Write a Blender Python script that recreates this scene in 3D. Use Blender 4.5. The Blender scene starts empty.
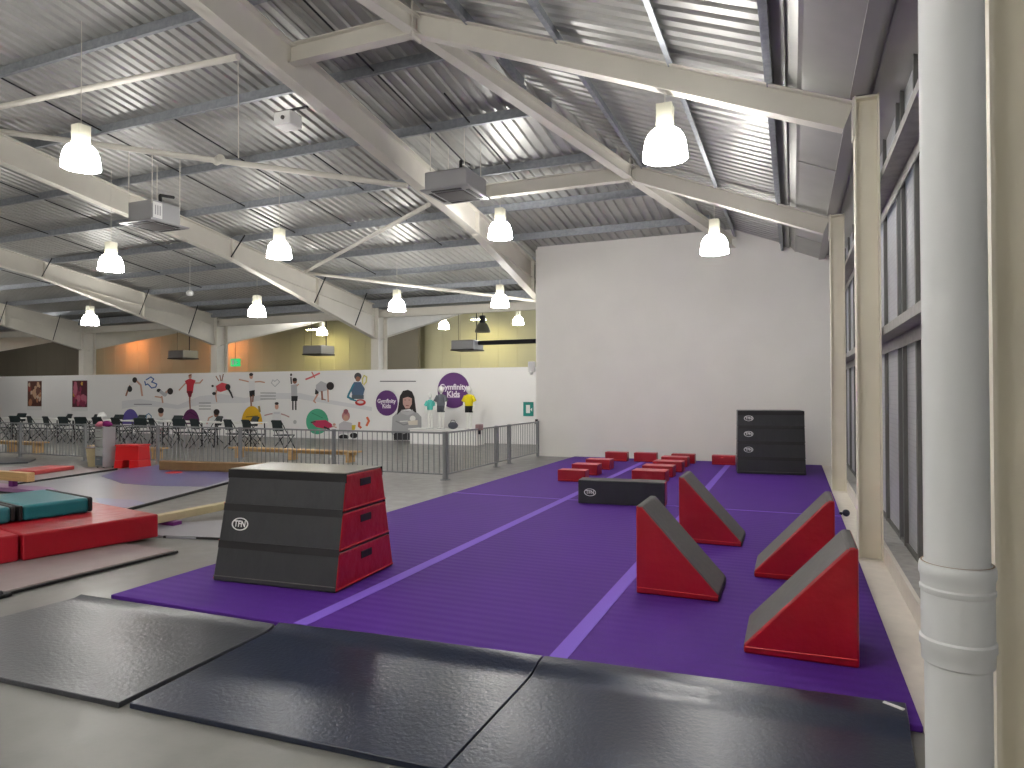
import bpy, math, random
from mathutils import Vector, Matrix
random.seed(7)
PI = math.pi
C = bpy.context.scene.collection
scene = bpy.context.scene

# ------------------------------------------------------------------ camera model
F = 675.0; TH = math.atan(281/F); HC = 1.6; PITCH = math.atan(8/F); ROLL = 0.003
cf = Vector((-math.sin(TH)*math.cos(PITCH), math.cos(TH)*math.cos(PITCH), math.sin(PITCH)))
cr0 = Vector((math.cos(TH), math.sin(TH), 0)); cu0 = cr0.cross(cf)
cr = math.cos(ROLL)*cr0 - math.sin(ROLL)*cu0
cu = math.sin(ROLL)*cr0 + math.cos(ROLL)*cu0
CP = Vector((0, 0, HC))
def at_y(px, py, Y):                     # the point of the plane y = Y seen at a pixel
    d = cr*(px-512)/F - cu*(py-384)/F + cf
    return CP + d*(Y/d.y)
def at_z(px, py, Z):
    d = cr*(px-512)/F - cu*(py-384)/F + cf
    return CP + d*((Z-HC)/d.z)
cam = bpy.data.cameras.new('camera'); co = bpy.data.objects.new('camera', cam); C.objects.link(co)
M = Matrix((cr, cu, -cf)).transposed().to_4x4(); M.translation = CP
co.matrix_world = M
cam.sensor_width = 36; cam.lens = F/1024*36; cam.clip_start = 0.05; cam.clip_end = 200
scene.camera = co

# ------------------------------------------------------------------ materials
def lin(c):
    return tuple(((v/255)/12.92 if v/255 <= .04045 else ((v/255+.055)/1.055)**2.4) for v in c)
MATS = {}
def mat(name, rgb, rough=.6, metal=0, emit=None, es=0, noise=0, nscale=8, bump=0, bscale=60, bdist=.01, spec=None, rnoise=0, coat=0, stretch=None):
    m = bpy.data.materials.new(name); m.use_nodes = True; nt = m.node_tree
    b = nt.nodes['Principled BSDF']; col = (*lin(rgb), 1)
    b.inputs['Base Color'].default_value = col; b.inputs['Roughness'].default_value = rough; b.inputs['Metallic'].default_value = metal
    if spec is not None: b.inputs['Specular IOR Level'].default_value = spec
    if coat: b.inputs['Coat Weight'].default_value = coat; b.inputs['Coat Roughness'].default_value = .15
    if emit: b.inputs['Emission Color'].default_value = (*lin(emit), 1); b.inputs['Emission Strength'].default_value = es
    tc = nt.nodes.new('ShaderNodeTexCoord'); src = tc.outputs['Object']
    if stretch:
        mp = nt.nodes.new('ShaderNodeMapping'); mp.inputs['Scale'].default_value = stretch
        nt.links.new(src, mp.inputs[0]); src = mp.outputs[0]
    if noise or rnoise:
        n = nt.nodes.new('ShaderNodeTexNoise'); n.inputs['Scale'].default_value = nscale; n.inputs['Detail'].default_value = 6
        nt.links.new(src, n.inputs['Vector'])
        if noise:
            r = nt.nodes.new('ShaderNodeValToRGB')
            r.color_ramp.elements[0].position = .3; r.color_ramp.elements[1].position = .7
            r.color_ramp.elements[0].color = (*[max(0, v*(1-noise)) for v in lin(rgb)], 1)
            r.color_ramp.elements[1].color = (*[min(1, v*(1+noise)) for v in lin(rgb)], 1)
            nt.links.new(n.outputs['Fac'], r.inputs[0]); nt.links.new(r.outputs[0], b.inputs['Base Color'])
        if rnoise:
            mr = nt.nodes.new('ShaderNodeMapRange'); mr.inputs['From Min'].default_value = .3; mr.inputs['From Max'].default_value = .7
            mr.inputs['To Min'].default_value = max(.02, rough-rnoise); mr.inputs['To Max'].default_value = rough+rnoise
            nt.links.new(n.outputs['Fac'], mr.inputs[0]); nt.links.new(mr.outputs[0], b.inputs['Roughness'])
    if bump:
        n2 = nt.nodes.new('ShaderNodeTexNoise'); n2.inputs['Scale'].default_value = bscale; n2.inputs['Detail'].default_value = 4
        nt.links.new(src, n2.inputs['Vector'])
        bp = nt.nodes.new('ShaderNodeBump'); bp.inputs['Strength'].default_value = bump; bp.inputs['Distance'].default_value = bdist
        nt.links.new(n2.outputs['Fac'], bp.inputs['Height']); nt.links.new(bp.outputs[0], b.inputs['Normal'])
    MATS[name] = m; return m

floor_m = mat('vinyl_floor', (112,111,107), .36, noise=.16, nscale=5, rnoise=.08, bump=.05, bscale=30)
wall_m = mat('white_painted_wall', (238,236,230), .7, noise=.02, nscale=1.5)
part_m = mat('partition_white', (240,239,238), .5)
cream_m = mat('cream_cladding', (196,192,160), .7, noise=.03, nscale=.6)
taupe_m = mat('taupe_cladding', (120,114,100), .7, noise=.03, nscale=.6)
column_m = mat('cream_painted_column', (236,230,212), .5, noise=.03, nscale=3)
steel_m = mat('white_painted_steel', (216,212,202), .45, noise=.03, nscale=3)
galv_m = mat('galvanised_purlin', (150,154,160), .5, .45, noise=.15, nscale=14)
deck_m = mat('roof_liner_sheet', (180,180,177), .40, .45, noise=.06, nscale=5)
soffit_m = mat('flat_eaves_sheet', (176,176,172), .42, .5, noise=.05, nscale=3)
eave_m = mat('grey_eaves_steel', (168,166,163), .5, .2)
dark_m = mat('dark_rod', (45,45,50), .5, .5)
frame_m = mat('window_frame', (110,110,107), .5, .3)
sill_m = mat('grey_sill', (160,158,154), .6, noise=.15, nscale=12)
kerb_m = mat('off_white_kerb', (222,216,205), .65, noise=.05, nscale=9)
pipe_m = mat('white_pipe', (214,216,216), .5, noise=.02, nscale=5)
red_m = mat('red_vinyl', (152,6,26), .36, bump=.5, bscale=5, bdist=.03, noise=.05, nscale=3)
redtop_m = mat('pinkish_red_vinyl', (190,70,80), .35)  # paler, pinker red for the block tops
piping_m = mat('red_piping', (188,40,40), .4)
black_m = mat('black_vinyl', (38,39,43), .38, bump=.22, bscale=4, bdist=.05, noise=.08, nscale=5, stretch=(2.2,2.2,.6))
jet_m = mat('black_strap', (14,14,17), .55)
grey_m = mat('grey_suede', (88,86,84), .75, noise=.08, nscale=20)
navy_m = mat('navy_leather_vinyl', (26,34,54), .28, bump=.22, bscale=45, stretch=(1,1,1))
slate_m = mat('worn_slate_vinyl', (58,60,66), .30, bump=.22, bscale=45)
strip_m = mat('lilac_velcro_strip', (124,90,200), .8)
teal_m = mat('teal_vinyl', (12,104,112), .4, bump=.08, bscale=8)
wood_m = mat('beech_wood', (196,160,108), .5, noise=.12, nscale=4, stretch=(1,12,12))
beam_m = mat('suede_beam', (126,98,62), .75, noise=.08, nscale=10)
cloth_beige = mat('beige_beam_cover', (190,176,140), .7, noise=.06, nscale=8)
brown_m = mat('taupe_mat', (132,118,118), .5, noise=.06, nscale=6)
bluegrey_m = mat('grey_mat', (142,142,150), .3, noise=.05, nscale=3)
violet_m = mat('violet_mat', (94,92,138), .3, noise=.08, nscale=3)
purple_m = mat('purple_plastic', (104,30,110), .5)
plastic_red = mat('red_plastic', (200,16,22), .4)
fence_m = mat('grey_fence_steel', (136,138,141), .45, .15)
chair_m = mat('dark_green_plastic', (34,46,48), .5)
table_m = mat('white_table', (225,224,220), .4)
drawer_m = mat('clear_drawer', (180,186,184), .3)
casing_m = mat('metal_casing', (168,168,170), .4, .5)
grille_m = mat('dark_grille', (82,78,78), .6)
white_m = mat('white_plastic', (230,230,228), .45)
housing_m = mat('cream_housing', (214,212,192), .5)
mannequin_m = mat('mannequin_white', (236,236,232), .4)
lamp_m = mat('lit_lamp_dome', (245,245,245), .4, emit=(255,252,247), es=34)
lampcore_m = mat('lit_lamp_lens', (245,245,245), .4, emit=(255,252,247), es=36)
warm_m = mat('lit_orange_lamp', (255,190,120), .4, emit=(255,150,88), es=95)
yel_m = mat('lit_yellow_lamp', (255,240,170), .4, emit=(255,240,165), es=80)
dim_m = mat('unlit_dome', (130,128,112), .3, .5)
exit_m = mat('exit_sign_green', (20,150,90), .5, emit=(30,190,110), es=.8)
signteal_m = mat('teal_sign', (20,132,122), .5)
outside_m = mat('outside_block_wall', (205,204,208), .8, noise=.08, nscale=3)

def purple_roll():
    m = bpy.data.materials.new('purple_carpet_foam'); m.use_nodes = True; nt = m.node_tree; b = nt.nodes['Principled BSDF']
    b.inputs['Roughness'].default_value = .72
    b.inputs['Specular IOR Level'].default_value = .2; b.inputs['Sheen Weight'].default_value = .08; b.inputs['Sheen Tint'].default_value = (*lin((170,140,230)), 1)
    tc = nt.nodes.new('ShaderNodeTexCoord')
    n = nt.nodes.new('ShaderNodeTexNoise'); n.inputs['Scale'].default_value = 120; n.inputs['Detail'].default_value = 2
    n3 = nt.nodes.new('ShaderNodeTexNoise'); n3.inputs['Scale'].default_value = 1.2; n3.inputs['Detail'].default_value = 3
    r = nt.nodes.new('ShaderNodeValToRGB')
    r.color_ramp.elements[0].color = (*lin((58,16,108)), 1); r.color_ramp.elements[1].color = (*lin((84,36,140)), 1)
    mx = nt.nodes.new('ShaderNodeMath'); mx.operation = 'MULTIPLY_ADD'; mx.inputs[1].default_value = .5; 
    nt.links.new(n.outputs['Fac'], mx.inputs[0])
    h = nt.nodes.new('ShaderNodeMath'); h.operation = 'MULTIPLY'; h.inputs[1].default_value = .5
    nt.links.new(n3.outputs['Fac'], h.inputs[0]); nt.links.new(h.outputs[0], mx.inputs[2])
    nt.links.new(tc.outputs['Object'], n.inputs['Vector']); nt.links.new(tc.outputs['Object'], n3.inputs['Vector'])
    nt.links.new(mx.outputs[0], r.inputs[0]); nt.links.new(r.outputs[0], b.inputs['Base Color'])
    w = nt.nodes.new('ShaderNodeTexWave'); w.bands_direction = 'Y'; w.inputs['Scale'].default_value = 2.9; w.inputs['Distortion'].default_value = .25
    w.inputs['Detail'].default_value = 1
    nt.links.new(tc.outputs['Object'], w.inputs['Vector'])
    bp = nt.nodes.new('ShaderNodeBump'); bp.inputs['Strength'].default_value = .3; bp.inputs['Distance'].default_value = .006
    nt.links.new(w.outputs['Fac'], bp.inputs['Height']); nt.links.new(bp.outputs[0], b.inputs['Normal'])
    return m
purple_roll_m = purple_roll()

def bright_pane():                            # scattering glass; pale colour stands in for the brightness of clear panes
    m = mat('painted_bright_glass', (208,207,204), .3); nt = m.node_tree; b = nt.nodes['Principled BSDF']
    tc = nt.nodes.new('ShaderNodeTexCoord'); br = nt.nodes.new('ShaderNodeTexBrick'); sp = nt.nodes.new('ShaderNodeSeparateXYZ'); cb = nt.nodes.new('ShaderNodeCombineXYZ')
    nt.links.new(tc.outputs['Object'], sp.inputs[0]); nt.links.new(sp.outputs['Y'], cb.inputs['X']); nt.links.new(sp.outputs['Z'], cb.inputs['Y']); nt.links.new(cb.outputs[0], br.inputs['Vector'])
    br.inputs['Scale'].default_value = 5; br.inputs['Mortar Size'].default_value = .02
    br.inputs['Color1'].default_value = (*lin((214,213,210)),1); br.inputs['Color2'].default_value = (*lin((206,205,202)),1); br.inputs['Mortar'].default_value = (*lin((184,183,180)),1)
    nt.links.new(br.outputs[0], b.inputs['Base Color'])
    tr = nt.nodes.new('ShaderNodeBsdfTranslucent'); tr.inputs[0].default_value = (.8,.82,.86,1); mx = nt.nodes.new('ShaderNodeMixShader'); mx.inputs[0].default_value = .4
    out = nt.nodes['Material Output']; nt.links.new(b.outputs[0], mx.inputs[1]); nt.links.new(tr.outputs[0], mx.inputs[2]); nt.links.new(mx.outputs[0], out.inputs[0])
    return m
bright_pane_m = bright_pane()
FLAT = {}
def flat(rgb):                            # printed vinyl of a plain colour
    k = tuple(rgb)
    if k not in FLAT: FLAT[k] = mat('print_%d_%d_%d' % k, k, .55)
    return FLAT[k]

# ------------------------------------------------------------------ mesh builder
class MB:
    def __init__(s): s.v = []; s.f = []; s.mi = []; s.mats = []; s.cur = 0
    def use(s, m):
        if m not in s.mats: s.mats.append(m)
        s.cur = s.mats.index(m); return s
    def add(s, vs, fs, mis=None):
        o = len(s.v); s.v += [tuple(v) for v in vs]
        for i, f in enumerate(fs):
            s.f.append(tuple(o+k for k in f)); s.mi.append(s.cur if mis is None else mis[i])
        return s
    def box(s, x0, x1, y0, y1, z0, z1):
        vs = [(x0,y0,z0),(x1,y0,z0),(x1,y1,z0),(x0,y1,z0),(x0,y0,z1),(x1,y0,z1),(x1,y1,z1),(x0,y1,z1)]
        return s.add(vs, [(0,3,2,1),(4,5,6,7),(0,1,5,4),(1,2,6,5),(2,3,7,6),(3,0,4,7)])
    def hexa(s, bot, top):                # four bottom and four top corners, counter-clockwise from above
        return s.add(list(bot)+list(top), [(0,3,2,1),(4,5,6,7),(0,1,5,4),(1,2,6,5),(2,3,7,6),(3,0,4,7)])
    def sweep(s, prof, p0, p1, up=(0,0,1), side=None, caps=True):
        p0 = Vector(p0); p1 = Vector(p1); d = (p1-p0).normalized(); up = Vector(up)
        u = Vector(side) if side else d.cross(up).normalized()
        w = u.cross(d).normalized()
        n = len(prof)
        vs = [p0+u*a+w*b for a, b in prof]+[p1+u*a+w*b for a, b in prof]
        fs = [(i, (i+1) % n, n+(i+1) % n, n+i) for i in range(n)]
        if caps: fs += [tuple(range(n))[::-1], tuple(range(n, 2*n))]
        return s.add(vs, fs)
    def tube(s, p0, p1, r, n=10, r1=None):
        p0 = Vector(p0); p1 = Vector(p1); d = (p1-p0).normalized()
        a = d.orthogonal().normalized(); b = d.cross(a); r1 = r if r1 is None else r1
        vs = [p0+(a*math.cos(2*PI*i/n)+b*math.sin(2*PI*i/n))*r for i in range(n)]+[p1+(a*math.cos(2*PI*i/n)+b*math.sin(2*PI*i/n))*r1 for i in range(n)]
        return s.add(vs, [(i, (i+1) % n, n+(i+1) % n, n+i) for i in range(n)]+[tuple(range(n))[::-1], tuple(range(n, 2*n))])
    def path(s, pts, r, n=8):
        for a, b in zip(pts[:-1], pts[1:]): s.tube(a, b, r, n)
        return s
    def lathe(s, prof, c=(0,0,0), n=32, cap0=False, cap1=False):
        vs = []; k = len(prof)
        for i in range(n):
            a = 2*PI*i/n
            vs += [(c[0]+r*math.cos(a), c[1]+r*math.sin(a), c[2]+z) for r, z in prof]
        fs = [(i*k+j, ((i+1) % n)*k+j, ((i+1) % n)*k+j+1, i*k+j+1) for i in range(n) for j in range(k-1)]
        if cap0: fs.append(tuple(i*k for i in range(n))[::-1])
        if cap1: fs.append(tuple(i*k+k-1 for i in range(n)))
        return s.add(vs, fs)
    def ball(s, c, rx, ry=None, rz=None, n=14, m=9):
        ry = ry or rx; rz = rz or rx; vs = [(c[0], c[1], c[2]-rz)]
        for j in range(1, m):
            t = -PI/2+PI*j/m
            for i in range(n):
                a = 2*PI*i/n; vs.append((c[0]+rx*math.cos(t)*math.cos(a), c[1]+ry*math.cos(t)*math.sin(a), c[2]+rz*math.sin(t)))
        vs.append((c[0], c[1], c[2]+rz)); fs = []
        for i in range(n):
            fs.append((0, 1+(i+1) % n, 1+i)); L = len(vs)-1
            fs.append((L, 1+(m-2)*n+i, 1+(m-2)*n+(i+1) % n))
            for j in range(m-2): fs.append((1+j*n+i, 1+j*n+(i+1) % n, 1+(j+1)*n+(i+1) % n, 1+(j+1)*n+i))
        return s.add(vs, fs)
    def build(s, name, m=None, parent=None, loc=None, rotz=0, smooth=False, bevel=0, seg=2, kind=None, **tags):
        me = bpy.data.meshes.new(name); me.from_pydata(s.v, [], s.f); me.validate()
        if m is not None: me.materials.append(m)
        else:
            for q in s.mats: me.materials.append(q)
            if len(me.polygons) == len(s.mi): me.polygons.foreach_set('material_index', s.mi)
        if smooth:
            me.polygons.foreach_set('use_smooth', [True]*len(me.polygons))
            me.set_sharp_from_angle(angle=math.radians(smooth if smooth is not True else 40))
        me.update()
        o = bpy.data.objects.new(name, me); C.objects.link(o)
        if loc: o.location = loc
        o.rotation_euler.z = rotz
        if parent: o.parent = parent
        if bevel:
            b = o.modifiers.new('bevel', 'BEVEL'); b.width = bevel; b.segments = seg; b.limit_method = 'ANGLE'
        if kind: o['kind'] = kind
        for k, v in tags.items(): o[k] = v
        return o
def thing(name, label, cat, loc=(0,0,0), rotz=0, group=None, kind=None):
    o = bpy.data.objects.new(name, None); C.objects.link(o); o.location = loc; o.rotation_euler.z = rotz
    o.empty_display_size = .1
    o['label'] = label; o['category'] = cat
    if group: o['group'] = group
    if kind: o['kind'] = kind
    return o
def meshed(f):                             # real mesh instead of a text curve
    bpy.context.view_layer.update()
    ev = f.evaluated_get(bpy.context.evaluated_depsgraph_get()); me = bpy.data.meshes.new_from_object(ev)
    nm = f.name.split('.')[0]; cu_ = f.data; bpy.data.objects.remove(f); o = bpy.data.objects.new(nm, me); C.objects.link(o)
    if not me.materials: me.materials.append(cu_.materials[0])
    return o
def struct_root(name, loc=(0,0,0)):
    o = bpy.data.objects.new(name, None); C.objects.link(o); o.location = loc; o['kind'] = 'structure'; return o
def dup(root, loc, rotz=None, label=None, group=None):
    r = root.copy(); C.objects.link(r); r.location = loc
    if rotz is not None: r.rotation_euler.z = rotz
    if label: r['label'] = label
    if group: r['group'] = group
    for ch in list(root.children):
        c = ch.copy(); C.objects.link(c); c.parent = r
        for g in list(ch.children):
            d = g.copy(); C.objects.link(d); d.parent = c
    return r

# ------------------------------------------------------------------ roof geometry
SL = .142
def deck(Y): return 5.25+SL*(15.85-Y)
def hipX(Y): return -4.3+.355*(Y-7.25)
def hipY(X): return 7.25+(X+4.3)/.355
def side(X): return 4.75-.40*X
YV = 19.5                     # valley line
YB = -4.0                     # wall behind the camera
XL = -52.0

# ------------------------------------------------------------------ room shell
MB().box(XL, 1.4, YB, 31, -.2, 0).build('floor', floor_m, kind='structure')
MB().box(-5.9, .66, 15.85, 16.05, 0, 3.075).box(-5.9, .66, 15.862, 16.05, 3.075, 3.088).box(-5.9, .66, 15.85, 16.05, 3.088, 5.24)\
    .build('wall_far', wall_m, kind='structure')
MB().box(-6.02, -5.9, 16.05, 19.55, 0, 5.3).build('wall_return', wall_m, kind='structure')
MB().box(XL, 1.4, YB-.2, YB, 0, 8.3).build('wall_back', wall_m, kind='structure')
MB().box(XL-.2, XL, YB, 31, 0, 8.3).build('wall_left', wall_m, kind='structure')
MB().box(XL, -6.02, 19.22, 19.33, 0, 2.366).build('wall_partition', part_m, kind='structure')
# tall cladding walls of the next bay
b = MB()
for x0, x1, m, y in ((-52,-41.9,taupe_m,29.6),(-41.9,-18.9,cream_m,30),(-19.0,-17.2,taupe_m,29.2),(-17.3,-5,cream_m,30)):
    b.use(m); n = int((x1-x0)/1.0)
    for i in range(n):
        a = x0+(x1-x0)*i/n; c = x0+(x1-x0)*(i+1)/n-.012
        b.box(a, c, y, y+.15, 0, 3.9); b.box(a, c, y, y+.15, 3.915, 7)
    b.box(x0, x1, y+.02, y+.2, 0, 7)
b.use(cream_m).box(-52, -5, 30.3, 30.5, 0, 8)
b.build('wall_next_bay', None, kind='structure')

# corrugated liner sheets (real ribs)
def rib_profile(a0, a1, pitch=.2, d=.038):
    out = []; a = a0
    while a < a1:
        out += [(a, 0), (a+.075, 0), (a+.095, d), (a+.145, d), (a+.165, 0)]
        a += pitch
    out.append((a1, 0)); return [(min(p, a1), q) for p, q in out]
def ribs_main(x0, x1, y_of, y1, name, zf):
    pr = rib_profile(x0, x1); vs = []; fs = []
    for x, d in pr:
        ya = y_of(x); vs += [(x, ya, zf(ya)+d), (x, y1(x), zf(y1(x))+d)]
    for i in range(len(pr)-1): fs.append((2*i, 2*i+1, 2*i+3, 2*i+2))
    return MB().add(vs, fs).build(name, deck_m, kind='structure')
ribs_main(XL, -5.9, lambda x: max(YB, hipY(x)), lambda x: YV+.1, 'ceiling', deck)
ribs_main(-5.9, -1.25, lambda x: hipY(x), lambda x: 16.0, 'ceiling_corner', deck)
ribs_main(XL, -5.9, lambda x: YV+.1, lambda x: 31, 'ceiling_next_bay', lambda y: deck(YV)+SL*(y-YV))
pr = rib_profile(YB, 16.0); vs = []; fs = []
for y, d in pr:
    xa = max(hipX(y), -12) if y < 15.85 else -1.25
    vs += [(xa, y, side(xa)+d), (-.17, y, side(-.17)+d)]
for i in range(len(pr)-1): fs.append((2*i, 2*i+2, 2*i+3, 2*i+1))
MB().add(vs, fs).build('ceiling_side_slope', deck_m, kind='structure')
# outer roof skin, closed above the ribs
cv_ = .05; ysw = hipY(-5.9)
y_m = max(YB, -99); xh0 = hipX(YB)
b = MB()
b.add([(XL,YB,deck(YB)+cv_),(xh0,YB,deck(YB)+cv_),(hipX(16.1),16.1,deck(16.1)+cv_),(-5.9,16.1,deck(16.1)+cv_),(-5.9,YV+.1,deck(YV)+cv_),(XL,YV+.1,deck(YV)+cv_)], [(0,1,2,3,4,5)])
b.add([(XL,YV+.1,deck(YV)+cv_),(-5.9,YV+.1,deck(YV)+cv_),(-5.9,31,deck(YV)+SL*11.5+cv_),(XL,31,deck(YV)+SL*11.5+cv_)], [(0,1,2,3)])
b.add([(xh0,YB,deck(YB)+cv_),(1.2,YB,side(1.2)+cv_),(1.2,16.1,side(1.2)+cv_),(hipX(16.1),16.1,deck(16.1)+cv_)], [(0,1,2,3)])
b.build('roof_skin', soffit_m, kind='structure')
# folded flat sheets and gutter fold at the eaves
prof = [(-.17, .03), (-.16, -.05), (-.05, -.06), (-.04, -.02), (.06, -.10), (.10, -.09), (.56, -.10)]
vs = []; fs = []
for x, dz in prof: vs += [(x, YB, side(x)+dz), (x, 15.85, side(x)+dz)]
for i in range(len(prof)-1): fs.append((2*i, 2*i+2, 2*i+3, 2*i+1))
MB().add(vs, fs).build('ceiling_eaves_sheet', soffit_m, kind='structure')
for y in (9.6, 5.0, 14.2): MB().sweep([(0,0),(.01,0),(.01,.012),(0,.012)], (.08, y, side(.08)-.105), (.54, y, side(.54)-.115)).build('trim_sheet_joint', eave_m, kind='structure')
# eaves beam over the columns
MB().box(.525, .535, YB, 15.84, 4.42, 4.56).box(.525, .65, YB, 15.84, 4.412, 4.424).box(.65, .73, YB, 15.84, 4.50, 4.512).box(.65, .66, YB, 15.84, 4.424, 4.50).box(.73, .74, YB, 15.84, 4.46, 4.512)\
    .build('eaves_beam', eave_m, kind='structure')
MB().box(.55, 1.02, YB, 15.84, 5.9, 5.95).box(.50, .55, YB, 15.84, 4.56, 5.95).build('ceiling_window_head', mat('dark_head', (48,48,54), .6), kind='structure')

# purlins, Z section, one object each
PY_ = [-3.6,-1.9,-.25,1.42,3.1,4.78,6.46,8.18,9.86,11.56,13.24,14.93,16.6,18.2]
zprof = [(-.032,0),(-.032,-.012),(-.004,-.012),(-.004,-.17),(.05,-.17),(.05,-.155),(.006,-.155),(.006,0)]
for y in PY_:
    xe = hipX(y)-.05 if y < 15.8 else -5.95
    MB().sweep(zprof, (XL, y, deck(y)-.002), (xe, y, deck(y)-.002)).build('roof_purlin', galv_m, kind='structure')
for y in (21.2, 22.9, 24.6, 26.3, 28.0):
    z = deck(YV)+SL*(y-YV)
    MB().sweep(zprof, (XL, y, z), (-6, y, z)).build('roof_purlin', galv_m, kind='structure')
for x in (-6.0, -4.75, -3.6, -2.46, -1.2, -.22):
    ye = min(hipY(x)-.1, 15.84)
    MB().sweep(zprof, (x, YB, side(x)-.004), (x, ye, side(x)-.004)).build('side_purlin', galv_m, kind='structure')
# anti-sag rods
for x, y0, y1 in ((-5.55,5,11.4),(-4.84,9.0,12.4),(-11.25,4.9,13.2),(-15.6,6.5,14.9),(-9.6,8.2,13.2),(-8.1,10.0,14.9),(-17.9,9.8,16.5),(-11.2,13.3,16.6),(-23,9.8,16.5)):
    MB().tube((x, y0, deck(y0)-.1), (x, y1, deck(y1)-.1), .014, 6).build('anti_sag_rod', dark_m, kind='structure')

# rafters
def plate(b, pts, x0, x1, t):
    for (ya, za), (yb, zb) in zip(pts[:-1], pts[1:]):
        b.hexa([(x0,ya,za-t),(x1,ya,za-t),(x1,yb,zb-t),(x0,yb,zb-t)], [(x0,ya,za),(x1,ya,za),(x1,yb,zb),(x0,yb,zb)])
def rafter(X, depth=.5):
    top = [(YB+.02, deck(YB)-.18), (YV-.15, deck(YV)-.18+.02)]
    zb = lambda y: deck(y)-.18-depth
    ya = 13.0
    bot = [(YB+.02, zb(YB)), (ya, zb(ya)), (YV-.15, 3.42)]
    b = MB()
    plate(b, top, X-.1, X+.1, .018); plate(b, [(y, z+.018) for y, z in bot], X-.1, X+.1, .018)
    t = .006
    tz = lambda y: top[0][1]+(top[1][1]-top[0][1])*(y-top[0][0])/(top[1][0]-top[0][0])
    for (y0, z0), (y1, z1) in zip(bot[:-1], bot[1:]):
        b.hexa([(X-t,y0,z0),(X+t,y0,z0),(X+t,y1,z1),(X-t,y1,z1)], [(X-t,y0,tz(y0)),(X+t,y0,tz(y0)),(X+t,y1,tz(y1)),(X-t,y1,tz(y1))])
    # original section's lower flange inside the haunch
    plate(b, [(ya, zb(ya)), (YV-.15, zb(YV-.15)+.12)], X-.06, X+.06, .01)
    for y in (ya, 16.3):
        zz = zb(ya) if y == ya else 4.2
        b.box(X-.095, X+.095, y-.006, y+.006, zz, tz(y)-.01)
    r = b.build('steel_rafter', steel_m, kind='structure')
    for y in (() if X > -7 else (12.9, 16.1, 18.1)):
        if y < 13: z = zb(y)+.02
        else: z = zb(13)+(3.42-zb(13))*(y-13)/(YV-.15-13)+.03
        for s in (1,):
            MB().sweep([(-.02,-.003),(.02,-.003),(.02,.003),(-.02,.003)], (X+s*.1, y, z), (X+s*.55, y, deck(y)-.15), up=(0,1,0)).build('fly_brace', dark_m, kind='structure')
    # the mirrored haunch of the next bay
    b = MB()
    tn = lambda y: deck(YV)-.18+SL*(y-YV)
    bot2 = [(YV+.15, 3.42), (YV+6.3, tn(YV+6.3)-depth), (29, tn(29)-depth)]
    plate(b, [(YV+.15, tn(YV+.15)), (29, tn(29))], X-.1, X+.1, .018); plate(b, [(y, z+.018) for y, z in bot2], X-.1, X+.1, .018)
    for (y0, z0), (y1, z1) in zip(bot2[:-1], bot2[1:]):
        b.hexa([(X-t,y0,z0),(X+t,y0,z0),(X+t,y1,z1),(X-t,y1,z1)], [(X-t,y0,tn(y0)),(X+t,y0,tn(y0)),(X+t,y1,tn(y1)),(X-t,y1,tn(y1))])
    b.build('steel_rafter', steel_m, kind='structure')
    # column, H section
    z1 = 4.6
    MB().box(X-.15, X+.15, YV-.15, YV-.132, 0, z1).box(X-.15, X+.15, YV+.38, YV+.398, 0, z1).box(X-.011, X+.011, YV-.132, YV+.38, 0, z1)\
        .box(X-.12, X+.12, YV-.13, YV+.13, 3.38, 3.4).box(X-.12, X+.12, YV-.13, YV+.13, 4.3, 4.32).build('steel_column', steel_m, kind='structure')
RX = [-6.25, -13.1, -20.35, -27.8, -35.2]
for X in RX: rafter(X)
MB().box(XL, -6.03, YV-.09, YV+.09, 4.14, 4.16).box(XL, -6.03, YV-.005, YV+.005, 4.16, 4.38).box(XL, -6.03, YV-.09, YV+.09, 4.38, 4.40)\
    .build('valley_gutter_beam', steel_m, kind='structure')
MB().box(XL, -6.03, YV-.3, YV+.3, 4.46, 4.48).box(XL, -6.03, YV-.3, YV-.28, 4.48, 4.72).box(XL, -6.03, YV+.28, YV+.3, 4.48, 4.72)\
    .build('valley_gutter', galv_m, kind='structure')

def ibeam(p0, p1, h, w, name, side_v=(0,1,0), tf=.014, tw=.008, m=steel_m):
    a = w/2; t = tf
    prof = [(-a,0),(-a,-t),(-tw/2,-t),(-tw/2,-h+t),(-a,-h+t),(-a,-h),(a,-h),(a,-h+t),(tw/2,-h+t),(tw/2,-t),(a,-t),(a,0)]
    return MB().sweep(prof, p0, p1).build(name, m, kind='structure')
COLY = [2.54, 7.25, 11.92]
for y in COLY:
    zt = 6.30+SL*(7.25-y); xn = hipX(y)
    ibeam((-6.24, y, zt), (xn+.02, y, zt), .26, .15, 'hip_tie_beam')
    ibeam((xn, y, zt+.02), (.56, y, 4.37), .27, .15, 'side_rafter')
    MB().box(xn-.012, xn+.012, y-.10, y+.10, zt-.32, zt+.12).build('splice_plate', steel_m, kind='structure')
    MB().box(.545, .56, y-.09, y+.09, 4.02, 4.40).build('end_plate', steel_m, kind='structure')
    for dz in (4.12, 4.2, 4.28):
        pass
    b = MB().box(.56, .574, y-.09, y+.09, 0, 4.41).box(.756, .77, y-.09, y+.09, 0, 4.41).box(.574, .756, y-.006, y+.006, 0, 4.41)
    b.box(.56, .77, y-.09, y+.09, 4.38, 4.40).build('window_column', column_m, kind='structure')
    MB().box(.53, .80, y-.11, y+.11, 0, .012).build('column_base_plate', kerb_m, kind='structure')
# hip rafter
y0, y1 = -1.0, 15.9
ibeam((hipX(y0), y0, 6.26+SL*(7.25-y0)), (hipX(y1), y1, 6.26+SL*(7.25-y1)), .22, .16, 'hip_rafter')
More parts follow.
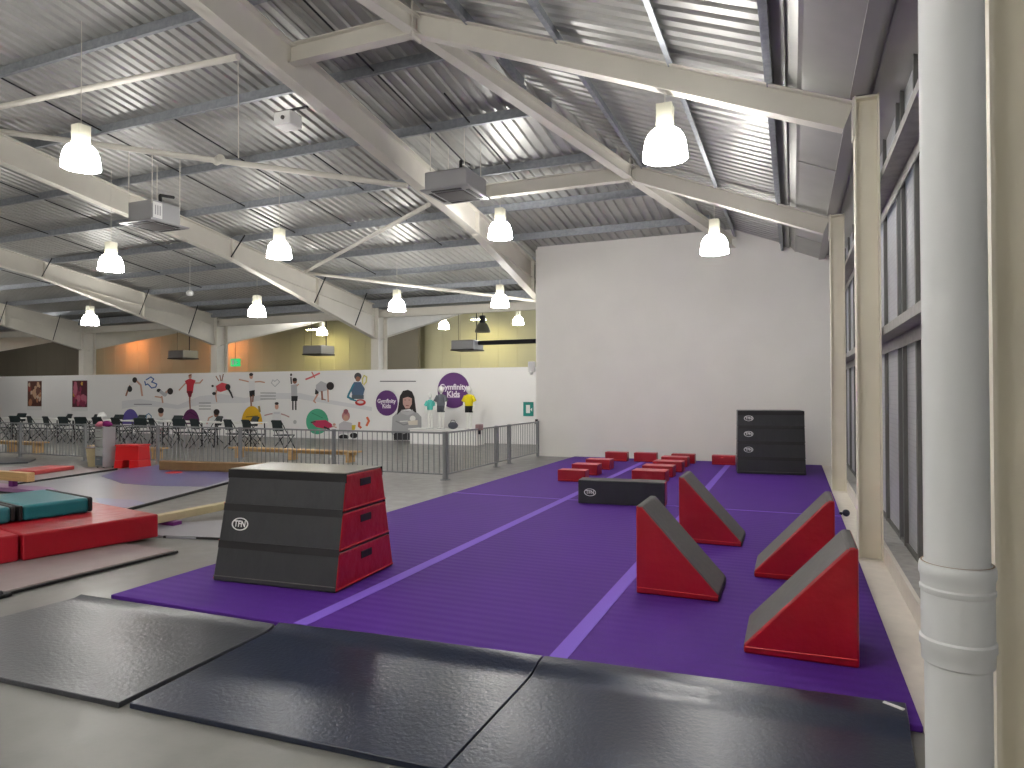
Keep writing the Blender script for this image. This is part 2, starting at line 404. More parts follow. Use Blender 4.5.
# round bracing tubes
def brace(p0, p1, r=.045):
    MB().tube(p0, p1, r, 12).build('bracing_tube', steel_m, kind='structure', smooth=True)
pz = at_y(-91, 126, 1); k_ = -13.1/pz.x; brace((-6.25, 6.31, 5.72), tuple(CP+(pz-CP)*k_), .04)
brace((-6.25, 10.26, 5.24), (-13.1, 7.6, 6.30), .05)
brace((-6.25, 11.0, 5.10), (-13.1, 15.8, 5.11))
brace((-13.1, 15.8, 5.09), (-6.25, 17.3, 4.05))
t = Vector((-6.25, 10.26, 5.24)).lerp(Vector((-13.1, 7.6, 6.30)), .46)
MB().tube(t-Vector((.1,-.04,-.016)), t+Vector((.1,-.04,.016)), .075, 12).build('tube_coupling', steel_m, kind='structure', smooth=True)
MB().tube((-6.30, 6.36, 5.72), (-6.35, 6.42, 4.52), .006, 6).build('drop_wire', steel_m, kind='structure')

# ------------------------------------------------------------------ window wall
MB().box(.77, .80, YB, 15.85, 0, .16).build('trim_upstand', kerb_m, kind='structure')
MB().box(.80, 1.0, YB, 15.85, 0, .155).build('window_sill_ledge', sill_m, kind='structure')
MB().box(.555, .77, YB, 15.85, 0, .006).build('trim_painted_strip', kerb_m, kind='structure')
MB().box(.95, 1.2, YB, 15.9, 5.2, 6.0).box(.95, 1.2, YB, 1.3, 0, 6.0).build('wall_right', mat('dark_upper', (50,50,56), .6), kind='structure')
MB().box(.66, 1.2, 15.85, 16.05, 0, 6).build('wall_corner', wall_m, kind='structure')
MB().box(2.2, 2.4, YB, 26, -.2, 4.3).build('outside_wall', outside_m, kind='structure')
MB().box(1.4, 2.2, YB, 26, -.25, -.05).build('outside_ground', outside_m, kind='structure')
mull = [1.3+1.04*i for i in range(15)]
for wi, (ya, yb) in enumerate(((1.3, 7.25), (7.25, 11.92), (11.92, 15.85))):
    root = struct_root('window_%d' % (wi+1), (.95, ya, .155))
    ms = [m for m in mull if ya-.01 <= m < yb-.2]
    if not ms or ms[0] > ya+.3: ms = [ya]+ms
    ms.append(yb)
    zs = [.155, 2.1, 3.6, 5.2]
    fr = MB()
    for y in ms: fr.box(0, .07, y-ya-.028, y-ya+.028, 0, 5.05)
    for z in zs: fr.box(.005, .065, 0, yb-ya, z-.155-.03 if z > .2 else 0, z-.155+.03)
    fr.build('window_frame', frame_m, root)
    for j in range(len(zs)-1):
        for a, c in zip(ms[:-1], ms[1:]):
            if c-a < .1: continue
            MB().box(.034, .04, a-ya+.028, c-ya-.028, zs[j]-.155+.03, zs[j+1]-.155-.03).build('pane', bright_pane_m, root)
    for z in (2.13, 3.62):
        MB().box(-.15, 0, 0, yb-ya, z-.155, z-.155+.07).box(-.16, -.15, 0, yb-ya, z-.155-.004, z-.155+.075).box(-.01, 0, 0, yb-ya, z-.155-.12, z-.155).build('sheeting_rail', sill_m, root)

# ------------------------------------------------------------------ rainwater pipe
px, py_ = .421, 2.235
pp = thing('rainwater_pipe', 'thick white vertical drainpipe with ringed collars in the right foreground', 'pipe', (px, py_, 0))
MB().lathe([(.081,0),(.081,.98),(.0805,1.0)], n=48, cap0=True).lathe([(.0795,.9),(.0795,4.40)], n=48).build('pipe_shaft', pipe_m, pp, smooth=True)
MB().lathe([(.0815,1.108),(.091,1.103),(.0935,1.094),(.0935,1.074),(.090,1.064),(.0885,1.042),(.092,1.037),(.0915,1.027),(.0885,1.022),(.0885,.90),(.093,.894),(.093,.872),(.089,.865),(.088,.83),(.0835,.825)], n=48)\
    .build('coupling_collar', pipe_m, pp, loc=(0,0,.012), smooth=30)
MB().lathe([(.0815,1.107),(.0885,1.1065)], n=48).build('sealing_ring', mat('brown_seal', (150,130,110), .7), pp, loc=(0,0,.012))

# ------------------------------------------------------------------ high bay lamps
def make_lamp(loc, top, label, group='lit dome lamps under the roof', hang=None):
    t = thing('high_bay_lamp', label, 'lamp', loc, 0, group); t.scale = (.93,.93,.93); hang = hang/.93 if hang else None
    dome = [(.095,.345),(.135,.335),(.175,.305),(.208,.255),(.232,.19),(.247,.10),(.255,0),(.247,0),(.239,.10),(.224,.18),(.19,.26),(.095,.32)]
    MB().lathe(dome, n=32).build('dome_shade', lamp_m, t, smooth=True)
    MB().lathe([(.001,.10),(.06,.12),(.075,.18),(.05,.27),(.001,.30)], n=16).build('bulb', lampcore_m, t, smooth=True)
    MB().lathe([(.10,.325),(.105,.36),(.09,.37)], n=24, cap1=True).box(-.09,.09,-.09,.09,.37,.62).build('ballast_housing', housing_m, t, bevel=.008)
    if hang and hang > .62:
        MB().tube((0,0,.62), (0,0,hang), .005, 6).build('hanger', steel_m, t)
    return t
LP = [((-8.8,6.11,4.62), 'lit dome lamp nearest the top left corner, hung below the white bracing tube'),
 ((-12.77,9.5,4.09), 'lit dome lamp left of the boxy grey ceiling heater, third from the left edge'),
 ((-9.3,10.46,4.25), 'lit dome lamp hanging in front of the second long rafter, above the wall mural'),
 ((-5.2,11.92,4.57), 'lit dome lamp just right of the ceiling unit that hangs at the nearest rafter'),
 ((-1.24,7.25,4.08), 'largest lit dome lamp, hung under the nearest sloping side rafter'),
 ((-1.22,11.92,3.95), 'lit dome lamp under the farther side rafter, above the tall white wall'),
 ((-13.59,14.42,3.70), 'small lit dome lamp above the spread-arm figure of the wall mural'),
 ((-19.82,14.07,3.69), 'small lit dome lamp in front of the leftmost visible column'),
 ((-10.04,15.9,3.84), 'small lit dome lamp just right of the column above the round purple sign'),
 ((-7.07,16.18,3.83), 'small lit dome lamp closest to the left edge of the tall white wall')]
under = {3: 5.36, 4: None, 5: None}
for i, (l, lab) in enumerate(LP):
    if i in (4, 5):
        zb = (6.03 if i == 4 else 5.38)+((4.09-6.03)/(.56+4.3)*(l[0]+4.3) if i == 4 else (4.09-5.38)/(.56+2.65)*(l[0]+2.65))
        make_lamp(l, 0, lab, hang=zb-l[2])
    elif i == 3: make_lamp(l, 0, lab, hang=5.35-l[2])
    else: make_lamp(l, 0, lab, hang=deck(l[1])-l[2]-.02)
for x, y, lab in ((-1.3,2.58,'lit dome lamp over the near end of the purple floor'),(-5.4,1.8,'lit dome lamp over the dark mats'),(-9.5,1.5,'lit dome lamp left of the camera'),
                  (-14.5,4.2,'lit dome lamp over the far left gym area'),(-20.5,8.6,'lit dome lamp beyond the left edge near the fence'),(-26.5,13.5,'lit dome lamp beyond the left edge over the tables'),(-1.2,-1.8,'lit dome lamp behind the camera by the window wall'),
                  (-6.5,-2.2,'lit dome lamp behind the camera in the middle'),(-13,-1.5,'lit dome lamp behind the camera at far left'),(-30,16.5,'added unseen dome lamp beyond the left edge close to the partition'),(-22.5,12.0,'added unseen dome lamp beyond the left edge over the fence'),(-3.6,-.9,'added unseen dome lamp behind the camera over the landing mats')):  # unseen lamps continuing the grid; some added to brighten partition and columns
    z = 4.5; h = (side(x) if x > hipX(y) else deck(y))-z-.03
    make_lamp((x, y, z), 0, lab, hang=h)
# lamps of the next bay
q = make_lamp((-10.7,26.4,4.45), 0, 'tiny lit dome lamp in the bay beyond, beside the tall white wall', hang=1.1)
make_lamp((-14.3,26.5,4.42), 0, 'tiny lit dome lamp beyond, peeking out beside the column bracket', hang=1.1)
make_lamp((-19.6,24.8,4.2), 0, 'lit dome lamp beyond, half hidden by the valley beam over the yellow wall', hang=1.1)
for x_ in (-46,-38,-28,-18): make_lamp((x_,25.2,4.98), 0, 'added unseen dome lamp of the bay beyond, hidden by the valley beam, at %d metres along' % -x_, hang=.62)  # added out of sight to brighten the far cladding wall
ul = thing('unlit_dome_lamp', 'unlit grey dome lamp over the hanging heater near the white wall', 'lamp', (-10.3,22.0,3.75))
MB().lathe([(.08,.34),(.14,.33),(.2,.26),(.25,.14),(.29,0),(.28,0),(.24,.14),(.18,.24)], n=24).build('dome_shade', dim_m, ul, smooth=True)
MB().box(-.08,.08,-.08,.08,.33,.6).tube((0,0,.6),(0,0,1.33),.012,8).build('ballast_housing', dark_m, ul)
for (x, y, z, m, lab) in ((-38.0,28.9,5.3,warm_m,'orange glowing floodlight above the left hanging heater'),(-30.3,28.9,5.0,warm_m,'orange glowing floodlight above the green exit sign'),
                          (-23.2,28.6,4.9,yel_m,'yellow floodlight washing the cream wall'),(-13.6,28.6,5.0,yel_m,'yellow floodlight near the tall white wall')):
    t = thing('floodlight', lab, 'lamp', (x, y, z))
    MB().box(-.35,.35,-.15,.15,0,.12).tube((0,0,.12),(0,0,deck(YV)+SL*(y-YV)-z-.02),.012,6).build('lamp_body', casing_m, t)
    MB().box(-.33,.33,-.13,.13,-.014,-.002).build('lamp_lens', m, t)

# ------------------------------------------------------------------ ceiling units
def cassette(loc, w, label, flare=.06, deckz=None):
    t = thing('ceiling_cassette', label, 'air conditioner', loc, 0, 'suspended ceiling cassettes')
    h = w/2
    MB().box(-h+flare, h-flare, -h+flare, h-flare, .03, .34 if flare < .1 else .42).build('casing', casing_m, t, bevel=.03)
    b = MB().hexa([(-h+.02,-h+.02,0),(h-.02,-h+.02,0),(h-.02,h-.02,0),(-h+.02,h-.02,0)], [(-h,-h,.03),(h,-h,.03),(h,h,.03),(-h,h,.03)])
    b.build('fascia_panel', casing_m, t, bevel=.006)
    MB().box(-h*.58, h*.58, -h*.58, h*.58, -.01, .004).build('intake_grille', grille_m, t)
    for k in range(4):
        a = PI/2*k; ca, sa = math.cos(a), math.sin(a)
        x0, x1, y0, y1 = -h*.6, h*.6, h*.70, h*.84
        pts = [(x*ca-y*sa, x*sa+y*ca) for x, y in ((x0,y0),(x1,y0),(x1,y1),(x0,y1))]
        MB().hexa([(x,y,-.006) for x, y in pts], [(x,y,.002) for x, y in pts]).build('air_slot', jet_m, t)
    for sx in (-1, 1):
        for sy in (-1, 1):
            MB().tube((sx*h*.7, sy*h*.7, .34), (sx*h*.7, sy*h*.7, deckz-loc[2]), .008, 6).build('hanging_rod', steel_m, t)
    MB().tube((h*.1,h*.2,.34), (h*.1,h*.2,.62), .03, 8).tube((h*.1,h*.2,.62),(h*.1,h*.9,.66),.03,8).build('refrigerant_pipe', jet_m, t)
    return t
u2 = cassette((-5.36,10.38,5.0), .92, 'grey ceiling cassette hanging against the nearest long rafter', deckz=deck(10.4))
u1 = cassette((-11.3,9.3,4.8), .88, 'ceiling cassette with a white label sheet, hung in front of the second rafter', flare=.12, deckz=deck(9.3))
MB().box(.321,.326,-.30,-.10,.08,.38).build('label_sheet', white_m, u1)
for k in range(3): MB().box(.326,.328,-.26+.05*k,-.235+.05*k,.14,.32).build('print_line', casing_m, u1)
for X, lab in ((-27.2,'hanging heater in front of the orange lit wall'),(-19.15,'hanging heater in front of the yellow lit wall, left of the column'),(-11.9,'hanging heater with a long black duct running to the white wall')):
    t = thing('hanging_heater', lab, 'heater', (X,24.0,3.28), 0, 'heaters hung in the bay beyond')
    MB().box(-.5,.5,-.45,.45,0,.36).build('casing', casing_m, t, bevel=.03)
    MB().box(-.52,.52,-.47,.47,-.05,.0).build('fascia_panel', grille_m, t, bevel=.01)
    for sx in (-.4, .4): MB().tube((sx,0,.36),(sx,0,1.9),.02 if sx > 0 else .008,6).build('hanging_rod', dark_m, t)
    if X > -12: MB().tube((.5,0,.25),(5.6,0,.25),.09,12).build('duct', dark_m, t, smooth=True)
# box sensor / projector on the nearest rafter and pendant sensor
pj = thing('wall_projector', 'small white projector box hung beside the nearest long rafter', 'projector', (-6.75,7.77,5.45))
MB().box(-.15,.15,-.13,.13,0,.2).build('body', white_m, pj, bevel=.015)
MB().tube((.02,-.131,.1),(.02,-.145,.1),.03,12).build('lens', grille_m, pj)
MB().box(-.2,.35,-.02,.02,.24,.26).box(-.02,.02,-.02,.02,.2,.26).build('bracket', dark_m, pj)
pd = thing('pendant_sensor', 'tiny white sensor ball hanging on a thin wire above the exit sign', 'sensor', (-16,14.34,4.47))
MB().ball((0,0,0),.10,.10,.09).build('sensor_body', white_m, pd, smooth=True)
MB().tube((0,0,.08),(0,0,.95),.006,6).build('wire', white_m, pd)

# ------------------------------------------------------------------ purple floor
ZP = .035
for x0, x1, n1 in ((-4.91,-3.085,'left'),(-3.085,-1.288,'middle'),(-1.288,.552,'right')):
    for y0, y1, n2 in ((3.66,9.38,'near'),(9.385,15.72,'far')):
        o = MB().box(x0-(x0+x1)/2+.002, x1-(x0+x1)/2-.002, 0, y1-y0, 0, ZP).build('roll_out_mat', purple_roll_m, bevel=.008)
        o.location = ((x0+x1)/2, y0, 0)
        o['label'] = 'ribbed purple roll-out floor mat, %s strip, %s half' % (n1, n2)
        o['category'] = 'floor mat'; o['group'] = 'purple roll-out mats'
for x, lab in ((-3.085,'left'),(-1.288,'right')):
    MB().box(-.055,.055,0,12.03,0,.003).build('joining_strip', strip_m, loc=(x,3.67,ZP), label='lilac joining strip along the purple floor, %s of two' % lab, category='strip', group='lilac joining strips')
MB().box(-4.91,.54,-.018,.018,0,.002).build('joining_strip', strip_m, loc=(0,9.382,ZP), label='thin lilac seam crossing the purple floor from side to side', category='strip')

# folding black mats in front
def rise(y):
    q = min(1, max(0, (y-3.48)/.18)); return .038*q*q*(3-2*q)
def sheet_mat(corners, z0, t, m, label, wave=.006, name='landing_mat'):
    lift = rise if 'in front' in label else (lambda y: 0)
    # corners: near-left, near-right, far-right, far-left
    n = 24; A, B_, Cc, D = [Vector((*c, 0)) for c in corners]; vs = []; fs = []
    for j in range(n+1):
        for i in range(n+1):
            u, v = i/n, j/n
            p = (A*(1-u)+B_*u)*(1-v)+(D*(1-u)+Cc*u)*v
            z = z0+t+wave*(math.sin(u*6.1+v*2.3+A.x)*.6+math.sin(v*8.7-u*3.1)*.4)*min(1, 8*min(u,1-u,v,1-v)+.2)
            vs.append((p.x, p.y, z+lift(p.y)))
    N = len(vs)
    for x, y, z in vs[:N]: vs.append((x, y, z0+lift(y)))
    W = n+1
    for j in range(n):
        for i in range(n):
            a = j*W+i; fs += [(a,a+1,a+W+1,a+W), (N+a,N+a+W,N+a+W+1,N+a+1)]
    for i in range(n):
        fs += [(i,N+i,N+i+1,i+1), (n*W+i,n*W+i+1,N+n*W+i+1,N+n*W+i), (i*W,(i+1)*W,N+(i+1)*W,N+i*W), (i*W+n,N+i*W+n,N+(i+1)*W+n,(i+1)*W+n)]
    o = MB().add(vs, fs).build(name, m, smooth=35, bevel=.004, label=label, category='mat')
    return o
tilt_z = .042
g_ = 'dark landing mats across the front'
for cs, m, lab in (([(-5.22,2.33),(-3.17,2.41),(-3.22,3.58),(-5.10,3.56)], slate_m, 'worn grey landing mat, leftmost of the three in front'),
               ([(-3.12,2.43),(-1.36,2.50),(-1.355,3.71),(-3.20,3.60)], navy_m, 'dark navy landing mat, middle of the three in front'),
               ([(-1.35,2.51),(.42,2.58),(.50,3.82),(-1.345,3.71)], navy_m, 'dark navy landing mat with a white corner tag, rightmost in front')):
    o = sheet_mat(cs, .0, .03, m, lab, .004); o['group'] = g_
    if 'tag' in lab: MB().hexa([(.395,3.775,.068),(.475,3.72,.068),(.485,3.735,.068),(.405,3.79,.068)],[(.395,3.775,.074),(.475,3.72,.074),(.485,3.735,.074),(.405,3.79,.074)]).build('corner_tag', white_m, o)

# ------------------------------------------------------------------ logo badge
def logo(parent, w, loc, rx=PI/2, rz=0, tilt=0):
    b = MB(); n = 28
    def ring(r0, r1, z, m):
        b.use(m); vs = []; 
        for i in range(n):
            a = 2*PI*i/n; vs += [(r0*math.cos(a), r0*.62*math.sin(a), z), (r1*math.cos(a), r1*.62*math.sin(a), z)]
        b.add(vs, [(2*i, 2*i+1, (2*i+3) % (2*n), (2*i+2) % (2*n)) for i in range(n)])
    ring(.001, w/2*.86, .001, jet_m); ring(w/2*.84, w/2, .0015, white_m)
    o = b.build('logo_badge', None, parent, loc=loc); o.rotation_euler = (rx+tilt, 0, rz)
    cu_ = bpy.data.curves.new('logo_lettering', 'FONT'); cu_.body = 'TFN'; cu_.size = w*.42; cu_.align_x = 'CENTER'; cu_.align_y = 'CENTER'; cu_.offset = w*.012
    cu_.materials.append(white_m); f = bpy.data.objects.new('logo_lettering', cu_); C.objects.link(f); f = meshed(f); f.parent = o; f.location = (0,0,.003); f.scale = (.88,1,1)
    return o

# ------------------------------------------------------------------ vaulting boxes
def vault(name, label, loc, rotz, wb, wt, db, dt, H, tiers, end_m, logos, handles=True):
    t = thing(name, label, 'vaulting box', loc, rotz)
    def ext(f): return (wb+(wt-wb)*f)/2, (db+(dt-db)*f)/2
    for k in range(tiers):
        f0 = k/tiers; f1 = (k+1)/tiers; z0 = H*f0+.002; z1 = H*f1-.004
        a0, d0 = ext(f0); a1, d1 = ext(f1)
        b = MB(); b.use(black_m); b.use(end_m)
        n = 12
        # subdivided front for slight padding bulge
        vs = []; fs = []; mi = []
        bot = [(-a0,-d0,z0),(a0,-d0,z0),(a0,d0,z0),(-a0,d0,z0)]; top = [(-a1,-d1,z1),(a1,-d1,z1),(a1,d1,z1),(-a1,d1,z1)]
        b.add(bot+top, [(0,3,2,1),(4,5,6,7),(0,1,5,4),(1,2,6,5),(2,3,7,6),(3,0,4,7)], [0,0,0,1,0,1])
        tier = b.build('foam_tier', None, t, bevel=.014, seg=3)
        # overlapping black flap at the tier joint
        if k < tiers-1:
            for s in (-1, 1):
                MB().hexa([(-a1*.99,s*(d1+.006)-.003,z1-.03),(a1*.99,s*(d1+.006)-.003,z1-.03),(a1*.99,s*(d1+.006)+.003,z1-.03),(-a1*.99,s*(d1+.006)+.003,z1-.03)],
                          [(-a1*.99,s*(d1-.004)-.003,z1+.03),(a1*.99,s*(d1-.004)-.003,z1+.03),(a1*.99,s*(d1-.004)+.003,z1+.03),(-a1*.99,s*(d1-.004)+.003,z1+.03)]).build('velcro_flap', jet_m, tier)
        for s in (-1, 1):
            MB().tube((s*(a0+.002),-d0*.97,z0+.02),(s*(a0+.002),d0*.97,z0+.02),.006,6).build('piping', piping_m if end_m is red_m else black_m, tier)
            if handles:
                am = a0+(a1-a0)*.72; zm = z0+(z1-z0)*.72
                MB().box(s*am-.006, s*am+.006, -.085, .085, zm-.03, zm+.03).build('hand_slot', jet_m, tier, bevel=.004)
        if k == 0: MB().tube((-a0*.98,-d0-.002,z0+.045),(a0*.98,-d0-.002,z0+.045),.005,6).build('piping', grey_m, tier)
        if k in logos:
            zc = z0+(z1-z0)*.55; dd = d0+(d1-d0)*.55
            logo(tier, .17, (-a0+logos[k], -dd-.004, zc), tilt=-math.atan((db-dt)/2/H))
    a1, d1 = ext(1)
    MB().box(-a1+.005, a1-.005, -d1+.005, d1-.005, H-.004, H+.012).build('top_pad', mat('sheen_grey_top', (120,118,108), .33) if end_m is red_m else black_m, t, bevel=.006)  # grey stands in for the sheen on the black top
    MB().box(-a1, a1, -d1-.012, -d1-.002, H-.07, H+.006).box(-a1, a1, d1+.002, d1+.012, H-.07, H+.006).build('top_flap', jet_m, t)
    return t
vault('vaulting_box', 'three-tier black and red tapered vaulting box on the purple floor', (-3.918,4.75,ZP), math.radians(4), 1.19, 1.16, .92, .56, .905, 3, red_m, {1: .2})
vault('vaulting_box', 'all-black four-tier vaulting box standing by the white wall', (-.43,14.0,ZP), math.radians(6), 1.21, 1.18, .8, .68, 1.185, 4, black_m, {3: .2, 2: .2, 1: .2}, handles=False)

# long low block
lb = thing('foam_block', 'long low black foam block with a grey top, lying behind the wedges', 'foam block', (-2.215,9.33,ZP), math.radians(5))
b = MB(); b.use(black_m); b.use(red_m); b.use(grey_m)
b.add([(-.6,-.15,0),(.6,-.15,0),(.6,.15,0),(-.6,.15,0),(-.6,-.15,.33),(.6,-.15,.33),(.6,.15,.33),(-.6,.15,.33)], [(0,3,2,1),(4,5,6,7),(0,1,5,4),(1,2,6,5),(2,3,7,6),(3,0,4,7)], [0,2,0,1,0,1])
b.build('block_body', None, lb, bevel=.012, seg=3)
logo(lb, .17, (-.43,-.152,.16))

# wedges
def make_wedge(label, loc, mirror):
    t = thing('foam_wedge', label, 'foam wedge', loc, 0, 'red and grey foam wedges')
    w, h, d = .62, .68, .56; s = -1 if mirror else 1
    pf = [(0,0),(w,0),(w,.055),(.05,h),(0,h)]
    b = MB(); b.use(red_m); b.use(grey_m); b.use(jet_m)
    vs = [(s*x,0,z) for x, z in pf]+[(s*x,d,z) for x, z in pf]; n = 5
    fr = [0,1,2,3,4]; bk = [9,8,7,6,5]
    if mirror: fr = fr[::-1]; bk = bk[::-1]
    fs = [tuple(fr), tuple(bk)]; mi = [0,0]
    for i, m in zip(range(n), (2,2,1,1,0)):
        q = (i, n+i, n+(i+1) % n, (i+1) % n); fs.append(q if not mirror else q[::-1]); mi.append(m)
    b.add(vs, fs, mi); b.build('wedge_body', None, t, bevel=.016, seg=3, smooth=30)
    MB().tube((s*.01,-.003,.05),(s*(w-.01),-.003,.04),.005,6).build('piping', piping_m, t)
    for k, x in enumerate((.1,.16,.24,.33)):
        pass
    return t
make_wedge('red foam wedge, tall edge at left, nearer of the two left ones', (-1.135,5.22,ZP), False)
make_wedge('red foam wedge with tall edge at left, just behind the nearer left one', (-1.105,7.15,ZP), False)
make_wedge('red foam wedge with tall edge at right, the farther one by the window kerb', (.305,6.04,ZP), True)
make_wedge('largest red foam wedge nearest the camera, tall edge by the window kerb', (.335,4.27,ZP), True)

# small red stepping blocks
bb = MB(); bb.use(red_m); bb.use(redtop_m)
def make_block(label, loc, w, d, rot, h=.2):
    b = MB(); b.use(red_m); b.use(redtop_m)
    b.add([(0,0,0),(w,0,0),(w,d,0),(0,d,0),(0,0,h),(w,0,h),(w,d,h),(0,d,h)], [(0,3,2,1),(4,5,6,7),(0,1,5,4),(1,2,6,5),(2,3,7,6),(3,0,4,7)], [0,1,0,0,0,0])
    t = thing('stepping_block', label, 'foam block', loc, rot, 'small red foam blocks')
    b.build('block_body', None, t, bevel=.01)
    MB().tube((.01,-.002,.03),(w-.01,-.002,.03),.005,6).build('piping', piping_m, t)
for lab, px0, py0, w, d in (
  ('small red block, nearest of the trio left of the long black block', 557.6, 481, .50, .26),
  ('small red block, middle of the trio left of the long black block', 571.5, 474.5, .50, .34),
  ('small red block, farthest of the trio left of the long black block', 585.5, 469, .50, .34),
  ('small red block just behind the long black block, nearest of its four', 631.5, 481.8, .58, .40),
  ('small red block second from the long black block in the right file', 642.0, 476.2, .56, .38),
  ('small red block third from the long black block in the right file', 652.8, 471.2, .56, .38),
  ('small red block farthest back in the right file behind the long black block', 661.0, 466.2, .54, .36),
  ('small red block at the white wall, leftmost of the four along it', 605, 460.8, .50, .24),
  ('small red block at the white wall, second from left along it', 633.8, 461.6, .50, .24),
  ('small red block at the white wall, second from right along it', 671.2, 463, .50, .24),
  ('small red block at the white wall, beside the black vaulting box', 711.8, 464.6, .48, .24)):
    p = at_z(px0, py0, ZP)
    if p.y+d > 15.80: p = p*((15.80-d)/p.y); p.z = ZP
    make_block(lab, (p.x, p.y, ZP), w, d, math.radians(1.5 if 'wall' in lab else 0))
# small dark ball by the kerb
kb = thing('small_ball', 'small dark blue ball on the white kerb strip by the windows', 'ball', (.61,9.55,.053))
MB().ball((0,0,0),.045).build('ball_body', mat('navy_ball', (24,26,50), .4), kb, smooth=True)
MB().ball((-.06,0,-.01),.02).build('valve', dark_m, kb, smooth=True)

# ------------------------------------------------------------------ left hand gym area
sheet_mat([(-7.4,3.30),(-5.80,3.30),(-5.72,4.95),(-7.4,5.0)], 0, .03, brown_m, 'taupe landing mat under the red crash blocks', .002)
MB().box(-.012,.012,0,1.64,.004,.026).build('edge_strip', jet_m, loc=(-5.765,3.32,0), rotz=math.radians(-2.6), label='black edge tape along the taupe landing mat', category='strip')
def soft_block(name, label, cat, loc, rot, w, d, h, m, mt=None, group=None, bev=.02):
    t = thing(name, label, cat, loc, rot, group)
    b = MB(); b.use(m); b.use(mt or m)
    b.add([(0,0,0),(w,0,0),(w,d,0),(0,d,0),(0,0,h),(w,0,h),(w,d,h),(0,d,h)], [(0,3,2,1),(4,5,6,7),(0,1,5,4),(1,2,6,5),(2,3,7,6),(3,0,4,7)], [0,1,0,0,0,0])
    b.build('foam_body', None, t, bevel=bev, seg=3); return t
RR = math.radians(-12)
# right edge from (-6.66,4.07) to (-6.39,5.33)
def rpt(s, back): 
    d = Vector((-6.39+6.66, 5.33-4.07, 0)).normalized(); n = Vector((-d.y, d.x, 0))
    return Vector((-6.66,4.07,.032))+d*s+n*back
p = rpt(.01, 1.9); 
t1 = soft_block('crash_block', 'long red crash block on the taupe mat, end facing the vaulting box', 'crash mat', tuple(p), RR, 1.9, 1.27, .25, red_m, group='red crash blocks')
MB().box(-.002,.03,0,.0,.0,.0)
p = rpt(-1.33, 1.9)
soft_block('crash_block', 'red crash block cut off by the left edge', 'crash mat', tuple(p), RR, 1.87, 1.32, .25, red_m, group='red crash blocks')
# teal mats lying on the red blocks
def teal(label, s0, s1, back, zb, h):
    d = Vector((-6.39+6.66, 5.33-4.07, 0)).normalized()
    n = Vector((-d.y, d.x, 0)); o = Vector((-7.32,4.43,0))+d*s0
    t = thing('folded_mat', label, 'mat', (o.x, o.y, zb), RR, 'teal mats stacked on the red blocks')
    L = s1-s0; w = 1.15
    pf = [(0,.0),(0,h-.03),(.03,h)] ; 
    b = MB().box(-w,0,0.035,L-.05,.0,h); b.build('mat_body', teal_m, t, bevel=.035, seg=4, smooth=30)
    MB().box(-w+.004,-.004,L-.055,L-.006,.006,h+.004).build('end_band', jet_m, t, bevel=.03, seg=3)
    MB().box(-w+.004,-.0,-.0,.032,.006,h-.004).build('seam_band', jet_m, t, bevel=.01)
teal('teal folded mat on the red crash blocks, black band at its end', .02, .73, 1.2, .285, .165)
teal('teal folded mat at the left edge on the red crash blocks', -1.1, 0, 1.2, .285, .165)
# wheel / strap at left foreground
wt = thing('mat_trolley_wheel', 'small black castor lying by the taupe mat at the left edge', 'castor', (-5.72,3.36,0))
MB().box(-.1,.02,-.09,.06,0,.03).build('bracket', jet_m, wt, bevel=.008)
MB().tube((-.02,-.05,.03),(-.02,.0,.03),.028,14).build('wheel', dark_m, wt)

# low beam right of the red block, over a grey mat
sheet_mat([(-7.6,5.45),(-6.35,5.42),(-5.68,5.60),(-5.9,6.9)], 0, .025, bluegrey_m, 'grey mat under the low padded beam', .001)
MB().box(-.75,0,-.008,.008,0,.026).build('edge_strip', jet_m, loc=(-5.70,5.59,0), rotz=math.radians(13), label='black edge tape along the grey mat under the padded beam', category='strip')
pA = at_z(160,526.5,.03); pB = at_z(224,513,.03); dv = (pB-pA).normalized()
lbm = thing('floor_beam', 'beige padded floor beam on a grey mat, between the red block and the vaulting box', 'balance beam', (pA.x, pA.y, .026), math.atan2(dv.y, dv.x)-PI/2)
MB().box(-.12,0,-.15,3.0,.04,.135).build('beam_body', cloth_beige, lbm, bevel=.012)
MB().box(-.20,.10,.10,.22,0,.04).build('foot', purple_m, lbm); MB().box(-.20,.10,2.6,2.72,0,.04).build('foot', purple_m, lbm)

# large grey and violet mats
def poly_slab(pts, z0, z1):
    n = len(pts); return MB().add([(x,y,z0) for x, y in pts]+[(x,y,z1) for x, y in pts], [tuple(range(n))[::-1], tuple(range(n,2*n))]+[(i,(i+1)%n,n+(i+1)%n,n+i) for i in range(n)])
big = [(-12.36,7.5),(-8.3,6.3),(-9.3,9.4),(-12.0,9.65),(-12.7,9.65)]
mt = thing('sprung_mat', 'large grey mat with a violet centre beyond the teal mats', 'mat')
poly_slab(big, 0, .03).build('mat_base', bluegrey_m, mt)
ell = []
vc = [at_z(*q, .03) for q in ((101,476),(122,469.5),(160,465),(238,467),(235,477.5),(206,486.5),(160,486),(122,483.5))]
poly_slab([(q.x, q.y) for q in vc][::-1], .03, .033).build('violet_panel', violet_m, mt)
vc = [at_z(*q, .03) for q in ((95,498),(135,500),(146,503.5),(122,508),(104,508))]
poly_slab([(q.x, q.y) for q in vc][::-1], .03, .033).build('blue_panel', mat('pale_blue_mat', (128,134,168), .3), mt)
a, c = Vector((-8.3,6.3,0)), Vector((-9.3,9.4,0))
def edge_bar(a, c, parent):
    a = Vector((*a, .0)); c = Vector((*c, .0))
    MB().sweep([(-.02,0),(.02,0),(.02,.034),(-.02,.034)], a, c).build('black_edge', jet_m, parent)
edge_bar((-8.3,6.3),(-9.3,9.4), mt)
mt2 = thing('landing_mat', 'grey mat behind the wooden beam at the left edge', 'mat')
